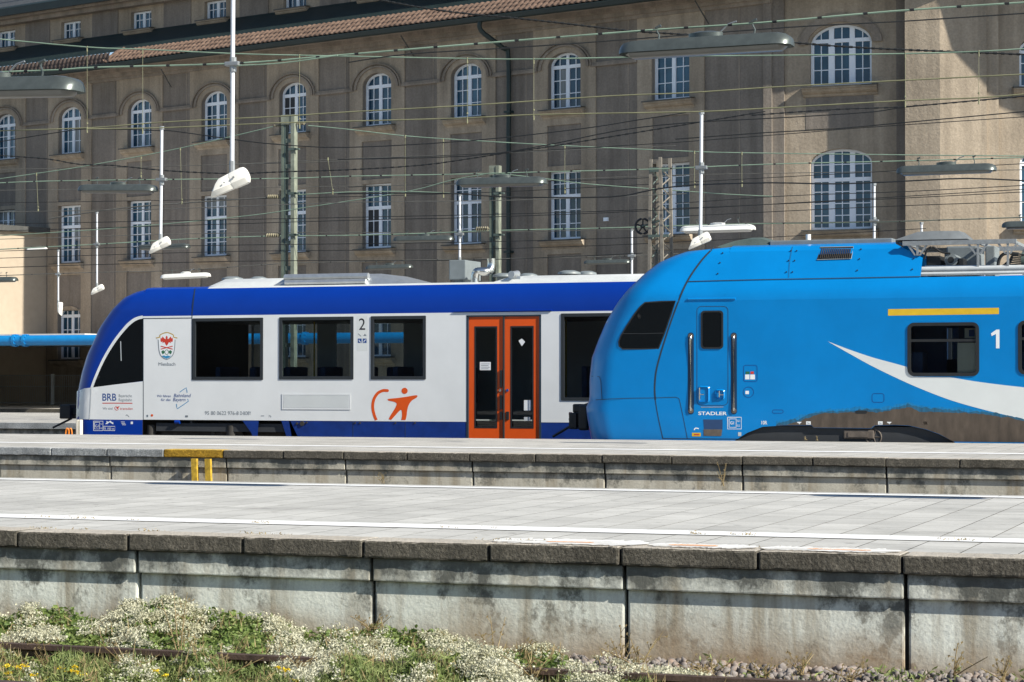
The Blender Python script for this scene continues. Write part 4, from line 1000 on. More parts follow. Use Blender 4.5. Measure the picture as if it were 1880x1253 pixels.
# livery panels on the nose
so_ = [(166, 712), (173, 692.6), (187.5, 660), (206.6, 627.5), (225.8, 602.6), (237, 591), (249, 583), (262, 579.6)]
si_ = [(171, 711.5), (178, 692.6), (193, 660), (212, 629), (231.5, 604.5), (245, 592), (254.5, 587), (262, 585.3)]
so2 = [tuple(p) for p in smooth_curve(so_, 4)]; si2 = [tuple(p) for p in smooth_curve(si_, 4)]
SL.decal(so2 + si2[::-1], .006, step=9).build('white_stripe', 'gloss_white', lint)
b = MB(); b.add([(x262, YL - .004, zbl - .055), (x353, YL - .004, zbl - .055), (x353, YL - .004, zbl - .04), (x262, YL - .004, zbl - .04)], [(0, 1, 2, 3)])
b.build('panel_seam', 'line_dark', lint)
gp = si2 + [(262.5, 585.5), (262.5, 700), (171, 711.8)]
SL.decal(gp, .004, step=8).build('cab_window', 'cab_glass', lint)
SL.decal([(141.2, 718.5), (155, 713.5), (171, 711.6), (215, 706), (262.3, 700.5), (262.3, 771.2), (200, 770.8), (139.8, 770)], .005, step=7).build('nose_panel', 'gloss_white', lint)
SL.line([(167, 713), (166, 740), (164, 771)], 1.6, .009).build('panel_seam', 'light_grey', lint)
SL.line([(263, 585), (263, 700), (263, 771)], 1.3, .008, n=1).build('panel_seam', 'line_dark', lint)
SL.line([(358.5, 527), (355, 552), (352.3, 578)], 2.0, .009).build('panel_seam', 'line_dark', lint)
SL.line([(352.5, 578), (352.5, 640), (352.5, 698)], 1.6, .009, n=1).build('panel_seam', 'line_dark', lint)
# mirror-like things inside the cab window: pale handle
SL.line([(221.5, 627), (222, 645), (222.5, 663)], 1.5, .010).build('cab_handrail', 'light_grey', lint)
# nose corner skirt cut
SL.decal([(262.5, 771.2), (262.5, 830), (235, 830), (252, 797)], -.001).build('skirt_end', 'under', lint)
# grille on the lower side
a, b_, c, d_ = rectY(518, 723, 644, 752, YL)
f = MB(); f.tri(tess([(a, c), (b_, c), (b_, d_), (a, d_)], [[(a + .03, c + .03), (b_ - .03, c + .03), (b_ - .03, d_ - .03), (a + .03, d_ - .03)]]), lambda x, z_: (x, YL - .010, z_)); f.box(a, b_, YL - .006, YL - .003, c, d_)
fo = f.build('vent_grille', 'gloss_white', lint)
sl_ = MB(); k = a + .04
while k < b_ - .04: sl_.box(k, k + .011, YL - .009, YL - .0065, c + .035, d_ - .035); k += .022
sl_.build('slat', 'swoosh', fo)
# pictogram plate "2"
a, b_, c, d_ = rectY(655, 581, 675, 645, YL)
pl = MB().add([(a, YL - .001, c), (b_, YL - .001, c), (b_, YL - .001, d_), (a, YL - .001, d_)], [(0, 1, 2, 3)]).build('class_plate', 'swoosh', lint)
SL.text('2', 659, 670.5, 606, 21, 'txt_black', lint)
dec(SL, 657, 622, 664, 630, 'txt_blue', lint, 'pictogram'); dec(SL, 666, 622, 673, 630, 'txt_blue', lint, 'pictogram')
SL.line([(659, 624), (660, 627), (663, 629)], 1.2, .015).build('pictogram', 'txt_white', lint); SL.line([(668, 629), (669, 626), (672, 624)], 1.2, .015).build('pictogram', 'txt_white', lint)
SL.line([(657.5, 613), (663, 618)], 1.0, .012, n=1).build('pictogram', 'txt_grey', lint); SL.decal([(667, 617), (670, 613), (673, 617)], .012).build('pictogram', 'txt_grey', lint)
# orange running-figure emblem
arc = [(711, 717.5), (703, 717.5), (694, 722), (687.5, 731), (684.5, 742), (684.8, 753), (688, 765), (691, 771.6)]
SL.line(arc, 5.2, .011).build('emblem', 'orange', lint); SL.decal(circ(711.5, 717.5, 2.6, 10), .0112).build('emblem', 'orange', lint)
SL.decal(circ(742.8, 718, 5.7, 18), .011).build('emblem', 'orange', lint)
fig = smooth_curve([(711.5, 733.5), (714, 732.6), (730, 731), (748, 728.5), (763, 726), (766.5, 727.5), (764, 731), (756, 736), (750, 745), (747.5, 755), (746.5, 764), (744.5, 771.6)], 4)
fig += smooth_curve([(736.5, 771.6), (738, 764), (737.5, 755), (735.5, 753)], 4) + smooth_curve([(732, 756), (724, 765), (718, 771.6)], 3) + smooth_curve([(713.5, 770), (717, 763), (724, 752), (728, 744), (727.5, 740.5), (723, 738), (713, 736)], 4)
SL.decal([tuple(p) for p in fig], .011).build('emblem', 'orange', lint)
# lettering
SL.text('BRB', 188, 213.5, 736, 13, 'txt_blue', lint, bold=.012)
SL.text('Bayerische', 218, 242, 729.5, 5.2, 'txt_grey', lint); SL.text('Regiobahn', 218, 242, 737, 5.2, 'txt_grey', lint)
SL.line([(188, 740.6), (215, 740.6), (243, 740.8)], 1.6, .011).build('lettering', 'red', lint)
SL.text('Wir sind', 188.5, 206.5, 752.5, 4.4, 'txt_grey', lint); SL.text('transdev', 220, 244, 752.8, 4.8, 'red', lint)
SL.line([(214, 746), (210.5, 749), (212.5, 753), (216, 753.5)], 1.0, .011).build('emblem', 'red', lint); SL.decal([(213, 748), (220, 746), (217, 750), (218, 753), (215, 751)], .011).build('emblem', 'red', lint)
SL.text('Miesbach', 291, 322, 671.8, 6.2, 'txt_grey', lint)
SL.text('Wir fahren', 288.5, 313.5, 729.5, 4.4, 'txt_blue', lint, shear=.15); SL.text('für das', 295.5, 313, 736.5, 4.6, 'txt_blue', lint, shear=.15)
SL.text('Bahnland', 319, 350.5, 729.5, 6.2, 'txt_blue', lint, shear=.2); SL.text('Bayern', 317.5, 340.5, 737, 6.2, 'txt_blue', lint, shear=.2)
SL.line([(330, 720.5), (336, 716), (342.2, 712.3), (343, 717), (343.6, 721.5)], 1.3, .011, n=1).build('emblem', 'txt_sky', lint)
SL.line([(344.5, 733), (346, 737), (336, 744), (325.5, 751), (324.5, 746.5), (323.8, 742)], 1.3, .011, n=1).build('emblem', 'txt_sky', lint)
SL.text('95 80 0622 976-8', 376, 438, 762, 6.8, 'txt_grey', lint); SL.text('D-BOBY', 441, 461, 762.2, 6.6, 'txt_grey', lint)
dec(SL, 269, 762, 272, 766, 'txt_grey', lint); SL.decal(circ(279, 763, 2.3, 10), .012).build('marker_dot', 'orange', lint); dec(SL, 340, 763, 345, 766.5, 'txt_grey', lint)
SL.line([(231, 764), (233, 762), (237, 766)], 1.1, .011).build('pictogram', 'txt_grey', lint); SL.line([(479, 764), (485, 764)], 1.2, .011, n=1).build('pictogram', 'txt_grey', lint); SL.text('76', 493, 498, 766.5, 4, 'txt_grey', lint)
# white data marks on the nose skirt
for p in ((171, 773, 189, 791),): SL.line([(p[0] + .7, p[1] + .7), (p[2], p[1] + .7), (p[2], p[3]), (p[0] + .7, p[3]), (p[0] + .7, p[1])], 1.1, .010, n=1).build('data_mark', 'txt_white', lint)
SL.text('G1', 174.5, 181.5, 785, 5, 'txt_white', lint); SL.line([(173.5, 776), (183, 776), (183, 788), (173.5, 788), (173.5, 776)], 1.0, .010, n=1).build('data_mark', 'txt_white', lint)
SL.text('G1', 184.5, 188, 780, 2.6, 'txt_white', lint); SL.text('G2', 184.5, 188, 788, 2.6, 'txt_white', lint)
SL.line([(190.5, 783), (211, 783.3), (211, 791), (190.5, 790.7), (190.5, 783)], .9, .010, n=1).build('data_mark', 'txt_white', lint); SL.text('R 100 m', 192, 209.5, 789.3, 4, 'txt_white', lint)
SL.decal([(193, 779), (196, 776), (195, 773), (199, 775), (203, 772.5), (205, 775.5), (208, 776), (208, 779.5), (205, 778), (201, 775.5), (197, 779)], .010).build('data_mark', 'txt_white', lint)
for k in range(3): SL.line([(222 + k, 775 + 2.6 * k), (229 + k, 775.2 + 2.6 * k)], .9, .010, n=1).build('data_mark', 'txt_white', lint)
dec(SL, 240, 774.5, 244, 779, 'txt_white', lint, off=.010)
# coat of arms with eagle, crossed staves and waves
def arms(cx, cy):
    u = 1.0
    sh = smooth_curve([(cx - 15.5, cy - 13), (cx - 14, cy + 6), (cx - 10, cy + 17), (cx, cy + 23), (cx + 10, cy + 17), (cx + 14, cy + 6), (cx + 15.5, cy - 13)], 4)
    topc = smooth_curve([(cx + 19.5, cy - 16), (cx + 13, cy - 17.5), (cx + 11.5, cy - 22), (cx, cy - 26), (cx - 11.5, cy - 22), (cx - 13, cy - 17.5), (cx - 19.5, cy - 16)], 4)
    outl = [tuple(p) for p in sh] + [tuple(p) for p in topc]
    SL.decal(outl, .010).build('coat_of_arms', 'txt_white', lint)
    SL.line(sh, 1.2, .013, n=1).build('coat_of_arms', 'txt_grey', lint); SL.line(topc, 1.8, .013, n=1).build('coat_of_arms', 'gold', lint)
    eagle = [(0, -20.5), (1.8, -18), (1.6, -14), (4, -15), (7.5, -19), (9, -15), (11, -17), (11.5, -12), (10.5, -8.5), (7, -9.5), (8, -6.5), (4, -8.5), (2.5, -5), (0, -1.5), (-2.5, -5), (-4, -8.5), (-8, -6.5), (-7, -9.5), (-10.5, -8.5), (-11.5, -12), (-11, -17), (-9, -15), (-7.5, -19), (-4, -15), (-1.6, -14), (-1.8, -18)]
    SL.decal([(cx + x, cy + y) for x, y in eagle], .014).build('coat_of_arms', 'red', lint)
    for sg in (-1, 1): SL.line([(cx - sg * 11, cy - 1), (cx + sg * 11, cy + 4.5)], 1.7, .014 + .001 * sg, n=1).build('coat_of_arms', 'red', lint)
    SL.line(circ(cx, cy + 10, 3.4, 14, 4.4), 1.0, .014, n=1, closed=True).build('coat_of_arms', 'green', lint)
    for sg in (-1, 1): SL.decal([(cx + sg * 3.5, cy + 9), (cx + sg * 6.5, cy + 6), (cx + sg * 10, cy + 9), (cx + sg * 7.5, cy + 14), (cx + sg * 5, cy + 12.5)][::sg], .014).build('coat_of_arms', 'green', lint)
    SL.decal([(cx - 9, cy + 17), (cx - 5, cy + 15.8), (cx - 2, cy + 17.4), (cx + 2, cy + 15.8), (cx + 5, cy + 17.4), (cx + 9, cy + 16), (cx + 5, cy + 20), (cx, cy + 22), (cx - 5, cy + 20)], .014).build('coat_of_arms', 'txt_sky', lint)
arms(306, 637)
# coupler at the far left end, tail of the nose
q = atY(132, 756, YL + 1.37)
cb = MB(); cb.cbox(q[0] - .16, q[0] + .12, YL + 1.1, YL + 1.6, q[2] - .16, q[2] + .16, .03); cb.cbox(q[0] + .05, q[0] + .5, YL + 1.2, YL + 1.5, q[2] - .09, q[2] + .07, .03); cb.tube([(q[0] + .1, YL + 1.2, q[2] - .15), (q[0] - .35, YL + 1.15, q[2] - .36)], .025, 6)
cb.build('coupler', 'black', lint)
# roof equipment
def rp(px, py, d=.6): return atY(px, py, YL + d)
zr = 3.16
def roofbox(px0, px1, ztop, m, name, y0=.5, y1=2.2, slope0=.3, slope1=.3, zb=3.0):
    X0, X1 = rp(px0, 515)[0], rp(px1, 515)[0]; b = MB(25)
    sec = [(y0, zb), (y0 + .06, (zb + ztop) / 2 + .03), (y0 + .22, ztop), (y1 - .22, ztop), (y1, zb)]
    def at(X, k): return [(X, YL + a, zb + (c - zb) * k) for a, c in sec]
    b.loft([at(X0, .02), at(X0 + slope0, 1), at(X1 - slope1, 1), at(X1, .02)], caps=True); return b.build(name, m, lint)
roofbox(375, 545, rp(440, 512)[2], 'roof_white', 'roof_pod', slope0=.45, slope1=.2)
roofbox(505, 782, rp(640, 505, .8)[2], 'alu', 'cooling_unit', y0=.35, slope0=.35, slope1=1.0)
b = MB(30); X0, X1 = rp(530, 515)[0], rp(683, 515)[0]; zt = rp(600, 507, .4)[2]
b.tube([(X0, YL + .42, zt - .02), (X1, YL + .42, zt - .02)], .07, 12); b.tube([(X0 + .05, YL + .34, zt - .13), (X1 - .02, YL + .34, zt - .13)], .055, 12); b.build('cooling_pipe', 'alu', lint)
roofbox(892, 1260, rp(1040, 505)[2], 'roof_white', 'roof_pod', slope0=.55, slope1=.4)
for px, py in ((427, 513), (475, 513), (925, 507), (970, 507), (1045, 502), (1078, 503)):
    big = px in (427, 925, 1045); q = rp(px, py, 1.0 if big else 1.6); b = MB(40)
    r = .24 if big else .2
    b.loft([[(q[0] + rr * math.cos(t), q[1] + rr * math.sin(t), q[2] + dz) for t in np.linspace(0, 2 * math.pi, 25)[:-1]] for rr, dz in ((r * .6, -.10), (r * .6, -.03), (r, -.02), (r * .95, .02), (r * .5, .055), (.01, .06))], closed=True, caps=True); b.build('roof_vent', 'grey_box', lint)
q = rp(945, 505, .6); b = MB(40); b.tube([(q[0] - .02, q[1] - .12, q[2]), (q[0] + .02, q[1] + .12, q[2] + .03)], .065, 14); b.tube([(q[0] - .03, q[1] - .13, q[2]), (q[0] - .028, q[1] - .115, q[2])], .075, 14); b.cbox(q[0] - .12, q[0] + .14, q[1] - .05, q[1] + .2, q[2] - .14, q[2] - .03, .015); b.build('roof_horn', 'alu', lint)
q0, q1 = rp(819, 514, 1.0), rp(876, 477, 1.0); b = MB(); b.cbox(q0[0] + .06, q1[0] - .26, YL + 1.0, YL + 1.9, q0[2], q1[2], .02); b.box(q0[0] + .15, q1[0] - .35, YL + 1.1, YL + 1.8, q0[2] - .12, q0[2]); b.build('exhaust_box', 'grey_box', lint)
b = MB(50); pa = [rp(872, 519, .7), rp(872, 508, .7), rp(876, 499, .7), rp(890, 499, .75), rp(899, 497, .85), rp(902, 488, .9), rp(902, 475, .9)]
b.tube(smooth_curve(pa, 5), .085, 14, cap=False)
for p in (pa[0], pa[2], pa[3], pa[4]): b.tube([p - ZA * .012, p + ZA * .012], .10, 14)
b.build('exhaust_pipe', 'steel', lint)

# ---------------- the azure railcar on the nearer track
YS = 36.72
noseS = [(1087, 806), (1080, 770), (1077, 745), (1084, 735), (1084, 695), (1088, 658), (1099, 628), (1114, 592), (1132, 561), (1153, 531), (1178, 502), (1202, 481), (1226, 469), (1250, 460), (1278, 455), (1310, 453)]
rcS = .60
tabS = nose_tab(noseS, YS, rcS); tabS += [(tabS[-1][0] + 1.2, tabS[-1][1] + .12)]
zf = atY(1400, 540, YS)[2]; zseam = atY(1400, 514, YS + .1)[2]; ztopS = atY(1600, 447, YS + .42)[2]
print('FLIRT z', zf, zseam, ztopS, tabS)
secS = [(0, -1), (0, zf - .10), (.012, zf), (.06, zf + .12), (.13, zseam), (.19, zseam + .12), (.36, ztopS - .10), (.44, ztopS - .02), (.62, ztopS + .02), (1.4, ztopS + .06)]
SS = Skin(YS, 2.85, secS, tabS, rcS)
flirt = empty('electric_railcar', (-2, YS + 1.42, -.77), 'bright azure railcar with a pale swoosh and rounded nose on the nearer track', 'train')
XS1 = 7.0
xn = atY(1330, 600, YS)[0]; xwa = atY(1340, 806, YS)[0]
zrs = list(np.linspace(-.45, 1.0, 14)) + list(np.linspace(1.0, zf - .1, 14))[1:] + list(np.linspace(zf - .1, ztopS + .06, 18))[1:]
SS.nose_shell(xn, zrs).build('nose', 'flirt_blue', flirt)
# side wall
winS = [rectY(1666, 593, 1798, 691, YS), rectY(1869, 589, 2002, 688, YS), rectY(2080, 586, 2215, 685, YS)]
outS = [(1331, 830), (1345, 812), (1372, 795), (1400, 784), (1440, 781.5), (1490, 781.5), (1494, 786), (1600, 787), (1606, 782), (1640, 781), (1668, 782), (1700, 789), (1725, 798), (1752, 812), (1770, 830)]
outS = [(atY(x, y, YS)[0], atY(x, y, YS)[2]) for x, y in outS]
XSr = outS[-1][0]
outl = [(xn, outS[0][1])] + outS + [(XS1, outS[-1][1]), (XS1, zf - .10), (xn, zf - .10)]
hS = [rrect(a + .03, c + .03, b_ - .03, d_ - .03, .09) for a, b_, c, d_ in winS]
MB().tri(tess(outl, hS), lambda x, z_: (x, YS, z_)).build('side_wall', 'flirt_blue', flirt)
MB().tri(tess([(xn, -.4), (XS1, -.4), (XS1, zf - .1), (xn, zf - .1)], hS), lambda x, z_: (x, YS + 2.85, z_)).build('far_side_wall', 'flirt_blue', flirt)
lowsec = [p for p in secS if zf - .11 < p[1] < zseam + .001]
b = MB(30); b.loft([[(x, YS + i_, z_) for i_, z_ in lowsec] for x in (xn, XS1)]); b.loft([[(x, YS + 2.85 - i_, z_) for i_, z_ in lowsec] for x in (xn, XS1)]); b.build('cantrail', 'flirt_blue', flirt)
b = MB(); b.box(xn, XS1, YS + .13, YS + 2.72, zseam - .08, zseam - .02); b.build('roof_deck', 'light_grey', flirt)
# fairing with its slanted rear end
hi = [p for p in secS if p[1] > zseam - .001]
xf0, xf1 = atY(1690, 508, YS + .13)[0], atY(1640, 446, YS + .4)[0]
xk = atY(1695, 474, YS + .33)[0]; zk = atY(1695, 474, YS + .33)[2]
def xend(z_):
    return float(np.interp(z_, [zseam, zk, ztopS], [xf0, xk, xf1]))
hi2 = [hi[0], hi[1], (SS.inset(zk), zk)] + [p for p in hi[2:] if p[1] > zk]
b = MB(20); b.loft([[(xn, YS + i_, z_), (xend(min(z_, ztopS)), YS + i_, z_)] for i_, z_ in hi2])
b.loft([[(xn, YS + 2.85 - i_, z_), (xend(min(z_, ztopS)), YS + 2.85 - i_, z_)] for i_, z_ in hi2]); b.build('roof_fairing', 'flirt_blue', flirt)
# window frames, glass, interior
for a, b_, c, d_ in winS:
    wf = train_window(flirt, a, b_, c, d_, YS, .055, 'tint2', depth=.03, r=.11, frame='black', pr=.014)
    MB().box(a + .05, b_ - .05, YS + .004, YS + .018, c + (d_ - c) * .64, c + (d_ - c) * .69).build('crossbar', 'black', wf)
b = MB(); b.box(xn, XS1, YS + .05, YS + 2.8, -.05, .25); b.box(xn, XS1, YS + .1, YS + 2.75, 2.3, 2.34); b.box(xn - .02, xn + .02, YS + .05, YS + 2.8, .25, 2.3); b.build('interior_lining', 'inner_dark', flirt)
a, b_, c, d_ = winS[0]
b = MB(); b.box(a - .1, a + .46, YS + 1.2, YS + 1.25, .3, 2.2); b.box(a + .62, a + 1.3, YS + 1.5, YS + 1.55, .3, 2.2); b.box(a + .3, a + .75, YS + 2.0, YS + 2.05, .3, 1.4); b.box(a + .02, a + .2, YS + .3, YS + .8, .9, 1.5); b.build('interior_partition', 'inner_blue', flirt)
b = MB(); b.box(b_ - .37, b_ + .05, YS + .07, YS + .09, c + .05, c + (d_ - c) * .62); b.build('interior_poster', 'inner_beige', flirt)
dec(Skin(YS + .3, 2.8, [(0, -2), (0, 9)], [(-99, -2), (-99, 9)], .1), 1771, 603, 1791, 621, 'inner_beige', flirt, 'sticker'); dec(Skin(YS + .295, 2.8, [(0, -2), (0, 9)], [(-99, -2), (-99, 9)], .1), 1779, 606, 1789, 618, 'txt_blue', flirt, 'pictogram')
st = MB()
for k in range(5):
    x = b_ + .6 + k * 1.0
    for y0 in (YS + .15, YS + 1.7): st.cbox(x, x + .14, y0, y0 + .95, .6, 1.5, .05); st.cbox(x - .45, x + .05, y0, y0 + .95, .55, .7, .04)
st.build('seat_row', 'seat', flirt)
b = MB(); b.box(XS1 - .03, XS1, YS, YS + 2.85, -.4, zseam); b.build('end_wall', 'flirt_blue', flirt)
# cab side window and trims
cw = [(1184, 556), (1212, 554), (1240, 553), (1232, 577), (1220, 612), (1209, 640), (1180, 641), (1143, 641), (1137, 636), (1136, 628), (1140, 617), (1150, 600), (1165, 577), (1176, 563)]
SS.decal(cw, .005, step=9).build('cab_window', 'cab_glass', flirt)
SS.line(cw, 2.4, .010, n=1, closed=True).build('window_rim', 'black', flirt)
SS.line([(1142, 613), (1180, 613), (1218, 612)], 1.6, .011, n=1).build('window_rim', 'black', flirt)
SS.line([(1310, 455), (1287, 480), (1262, 517), (1243, 560), (1222, 620), (1206, 675), (1202, 710), (1203, 735)], 3.0, .010).build('nose_seam', 'line_dark', flirt)
SS.line([(1203, 735), (1208, 765), (1217, 806)], 1.6, .010).build('nose_seam', 'line_dark', flirt)
SS.line([(1087, 735), (1120, 733), (1160, 731.5), (1203, 731), (1230, 730), (1244, 731), (1249, 742), (1262, 806)], 1.1, .010, n=3).build('nose_seam', 'line_dark', flirt)
SS.line([(1086, 691), (1100, 692), (1103, 700), (1105, 733)], 1.0, .010, n=1).build('hatch_seam', 'line_dark', flirt)
SS.line([(1264, 517), (1400, 513.5), (1540, 511), (1690, 508)], 1.3, .012).build('panel_seam', 'line_dark', flirt)
SS.line([(1218, 805.5), (1280, 806), (1360, 806.5)], 1.3, .010).build('panel_seam', 'line_dark', flirt)
b = MB(30); q = [atY(x, 550, YS) for x in (1263, 1350)]; b.tube([(q[0][0], YS + .0, q[0][2]), (q[1][0], YS + .0, q[0][2])], .022, 8); b.build('rain_gutter', 'flirt_blue', flirt)
# cab door
a, b_, c, d_ = rectY(1279, 562, 1337, 745, YS)
dor = SS.line([tuple(p) for p in rrect(1279.5, 563, 1336.5, 744.5, 8, 4)], 1.0, .007, n=1, closed=True).build('cab_door', 'line_dark', flirt)
a, b_, c, d_ = rectY(1287, 571, 1328, 641, YS); o = rrect(a, c, b_, d_, .06); i_ = rrect(a + .03, c + .03, b_ - .03, d_ - .03, .045)
f = MB(); f.tri(tess(o, [i_]), lambda x, z_: (x, YS - .014, z_)); f.loft([[(p[0], YS - .014, p[1]) for p in o], [(p[0], YS + .0, p[1]) for p in o]], closed=True); f.build('window_rim', 'black', dor)
MB().tri(tess(i_), lambda x, z_: (x, YS - .009, z_)).build('pane', 'cab_glass', dor)
for (p0, p1) in (((1282, 709), (1303, 740)), ((1312, 715), (1331, 735))):   # sunk handle pockets: proud rims around dark bowls
    a, b_, c, d_ = rectY(p0[0], p0[1], p1[0], p1[1], YS)
    o = rrect(a, c, b_, d_, .045, 4); i_ = rrect(a + .018, c + .018, b_ - .018, d_ - .018, .035, 4)
    f = MB(30); f.loft([[(p[0], YS - .001, p[1]) for p in o], [(p[0], YS - .022, p[1]) for p in i_], [(p[0], YS - .003, p[1]) for p in i_]], closed=True); f.tri(tess(i_), lambda x, z_: (x, YS - .003, z_)); f.build('handle_pocket', 'flirt_blue', dor)
    f = MB(40); xm = a + (b_ - a) * (.15 if p0[0] == 1282 else .5); f.tube([(xm, YS - .03, c + .05), (xm, YS - .03, d_ - .03)], .012, 8); f.tube([(xm, YS - .03, (c + d_) / 2), (xm + .08, YS - .03, (c + d_) / 2)], .010, 8); f.build('door_handle', 'steel', dor)
SS.line([(1287, 748), (1328, 747.6)], 1.4, .012, n=1).build('step_edge', 'alu', flirt)
for px in (1268.5, 1347.5):   # handrails in their slots
    a, b_, c, d_ = rectY(px - 5.5, 611, px + 5.5, 761, YS); o = rrect(a, c, b_, d_, .045, 4)
    f = MB(); f.tri(tess(o), lambda x, z_: (x, YS - .003, z_)); hr = f.build('handrail', 'slot_shade_blue', flirt)
    xm = (a + b_) / 2; f = MB(50); f.tube([(xm, YS + .005, d_ - .06), (xm, YS - .008, d_ - .07), (xm, YS - .012, d_ - .11), (xm, YS - .012, c + .11), (xm, YS - .008, c + .07), (xm, YS + .005, c + .06)], .020, 12); f.build('rail_bar', 'steel', hr)
    f = MB(40)
    for zz in (c + .06, d_ - .06): f.tube([(xm, YS, zz), (xm, YS - .018, zz)], .042, 14)
    f.build('end_fitting', 'bronze', hr)
SS.text('STADLER', 1282, 1334.5, 762.2, 6.0, 'txt_white', flirt, bold=.02)
SS.decal([(1291, 770.5), (1326.5, 770.8), (1326.5, 788.5), (1292.5, 788)], .010).build('step_recess', 'inner_blue', flirt)
SS.decal([(1291.5, 788.5), (1326, 788.8), (1324.5, 801), (1292, 800.5)], .020).build('step_tread', 'bronze', flirt)
SS.line([(1335.7, 766.5), (1361, 766.5), (1361, 788), (1335.7, 788), (1335.7, 766)], 1.2, .010, n=1).build('data_mark', 'txt_white', flirt)
SS.line([(1338.5, 769.5), (1351.5, 769.5), (1351.5, 785), (1338.5, 785), (1338.5, 769)], 1.2, .010, n=1).build('data_mark', 'txt_white', flirt)
SS.text('G1', 1340.5, 1347.5, 779.5, 5.4, 'txt_white', flirt, bold=.02); SS.text('G1', 1353, 1358.5, 774.8, 3.6, 'txt_white', flirt); SS.text('G2', 1353, 1358.5, 783.6, 3.6, 'txt_white', flirt)
dec(SS, 1355, 794, 1361, 801, 'light_grey', flirt); dec(SS, 1270.5, 795, 1286.5, 801.5, 'yellow', flirt); dec(SS, 1274, 797, 1284, 799.5, 'red', flirt, off=.016)
SS.line([(1274.5, 790), (1277, 786.5), (1283, 787.5)], 2.0, .010).build('pictogram', 'txt_white', flirt)
SS.text('10R', 1398, 1408.5, 779.5, 6.4, 'txt_white', flirt, bold=.02); SS.text('9R', 1695.5, 1703, 780.5, 6, 'txt_white', flirt, bold=.02)
for px in (1480, 1612): dec(SS, px, 774, px + 8.5, 780, 'txt_white', flirt, off=.018); SS.text('Sa', px + 2, px + 6.5, 778.8, 3.4, 'txt_grey', flirt, off=.022)
for px in (1463, 1628): SS.decal([(px, 775), (px + 9, 775), (px + 7, 777.5), (px + 5.5, 777.5), (px + 5, 780), (px + 3.5, 777.5), (px + 1.5, 777)], .018).build('pictogram', 'txt_white', flirt)
# outlined hatches
for hx in (rrect(1365, 671, 1390, 701, 4, 3), circ(1374, 720.5, 9.6, 22), rrect(1601, 723, 1623, 739, 4, 3), rrect(1418, 753, 1438, 759, 3, 3)): SS.line([tuple(p) for p in hx], .9, .008, n=1, closed=True).build('hatch_seam', 'skirt_blue', flirt)
dec(SS, 1368, 688, 1376, 697, 'txt_white', flirt); dec(SS, 1377.3, 688, 1386, 697, 'txt_white', flirt); dec(SS, 1369, 682.5, 1376, 687, 'green', flirt); dec(SS, 1378, 682.5, 1384, 687, 'red', flirt); dec(SS, 1368.5, 718, 1375, 724, 'txt_white', flirt)
SS.decal([tuple(p) for p in rrect(1570, 754, 1592, 760, 3, 3)], .020).build('lamp_slot', 'black', flirt)
# swoosh, yellow bar, class number
sw_t = [(1519.5, 627), (1556, 641), (1600, 656), (1640, 667), (1665, 674), (1666.5, 681), (1670, 687.5), (1677, 691.8), (1700, 692.4), (1744, 692.8), (1800, 702), (1880, 711.5), (1960, 718), (2060, 724), (2180, 734), (2300, 750), (2390, 774), (2440, 806)]
sw_b = [(2440, 806), (2250, 806), (2060, 803), (1960, 787), (1880, 770.5), (1845, 762), (1800, 751), (1745, 735), (1690, 714), (1645, 694), (1600, 672), (1560, 650), (1519.5, 627)]
hole = [tuple(p) for p in rrect(1665, 592, 1799, 692, 12, 4)]
def swoosh_top(x):
    return float(np.interp(x, [p[0] for p in sw_t], [p[1] for p in sw_t]))
tp = [tuple(p) for p in smooth_curve(sw_t[:5], 5)] + sw_t[5:9] + [tuple(p) for p in smooth_curve(sw_t[9:], 5)]; bt = [tuple(p) for p in smooth_curve(sw_b, 5)][1:-1]
SS.decal(tp + bt, .006).build('swoosh', 'swoosh', flirt)
SS.decal([(1630.5, 568), (1834, 565.5), (1834, 577), (1630.5, 580)], .006).build('yellow_bar', 'yellow', flirt)
SS.decal([(1828.5, 640), (1828.5, 613.5), (1820.5, 617.5), (1819.5, 612.5), (1829.5, 605.5), (1835, 605.5), (1835, 640)], .010).build('lettering', 'txt_white', flirt)
# ragged brown grime above the running gear
def ragged(top, bottom, jit, n, seed):
    rr = np.random.default_rng(seed); X = np.linspace(top[0][0], top[-1][0], n); nz = 0; out = []
    for x in X:
        nz = .6 * nz + rr.normal(0, jit); out.append((x, np.interp(x, [p[0] for p in top], [p[1] for p in top]) + nz))
    return out + [(x, y) for x, y in bottom]
botl = [(2100, 815), (1750, 811), (1725, 797.5), (1700, 788.5), (1668, 781.5), (1640, 780.5), (1606, 781.5), (1600, 786.5), (1494, 785.5), (1490, 781), (1440, 781), (1425, 782)]
gt_ = [(1425, 781), (1455, 775), (1490, 763), (1515, 757), (1560, 756), (1620, 755), (1668, 746), (1690, 752), (1740, 755), (1800, 759), (1850, 765), (1880, 772), (2100, 800)]
SS.decal(ragged([(x, y - 6) for x, y in gt_], botl, 1.3, 150, 9), .004).build('grime_edge', 'flirt_wash2', flirt)
SS.decal(ragged([(x, y - 2.5) for x, y in gt_], botl, 1.2, 160, 3), .007).build('grime_edge', 'flirt_wash', flirt)
SS.decal(ragged([(x, y + 2.5) for x, y in gt_], botl, .9, 150, 5), .010).build('grime', 'flirt_dirt', flirt)
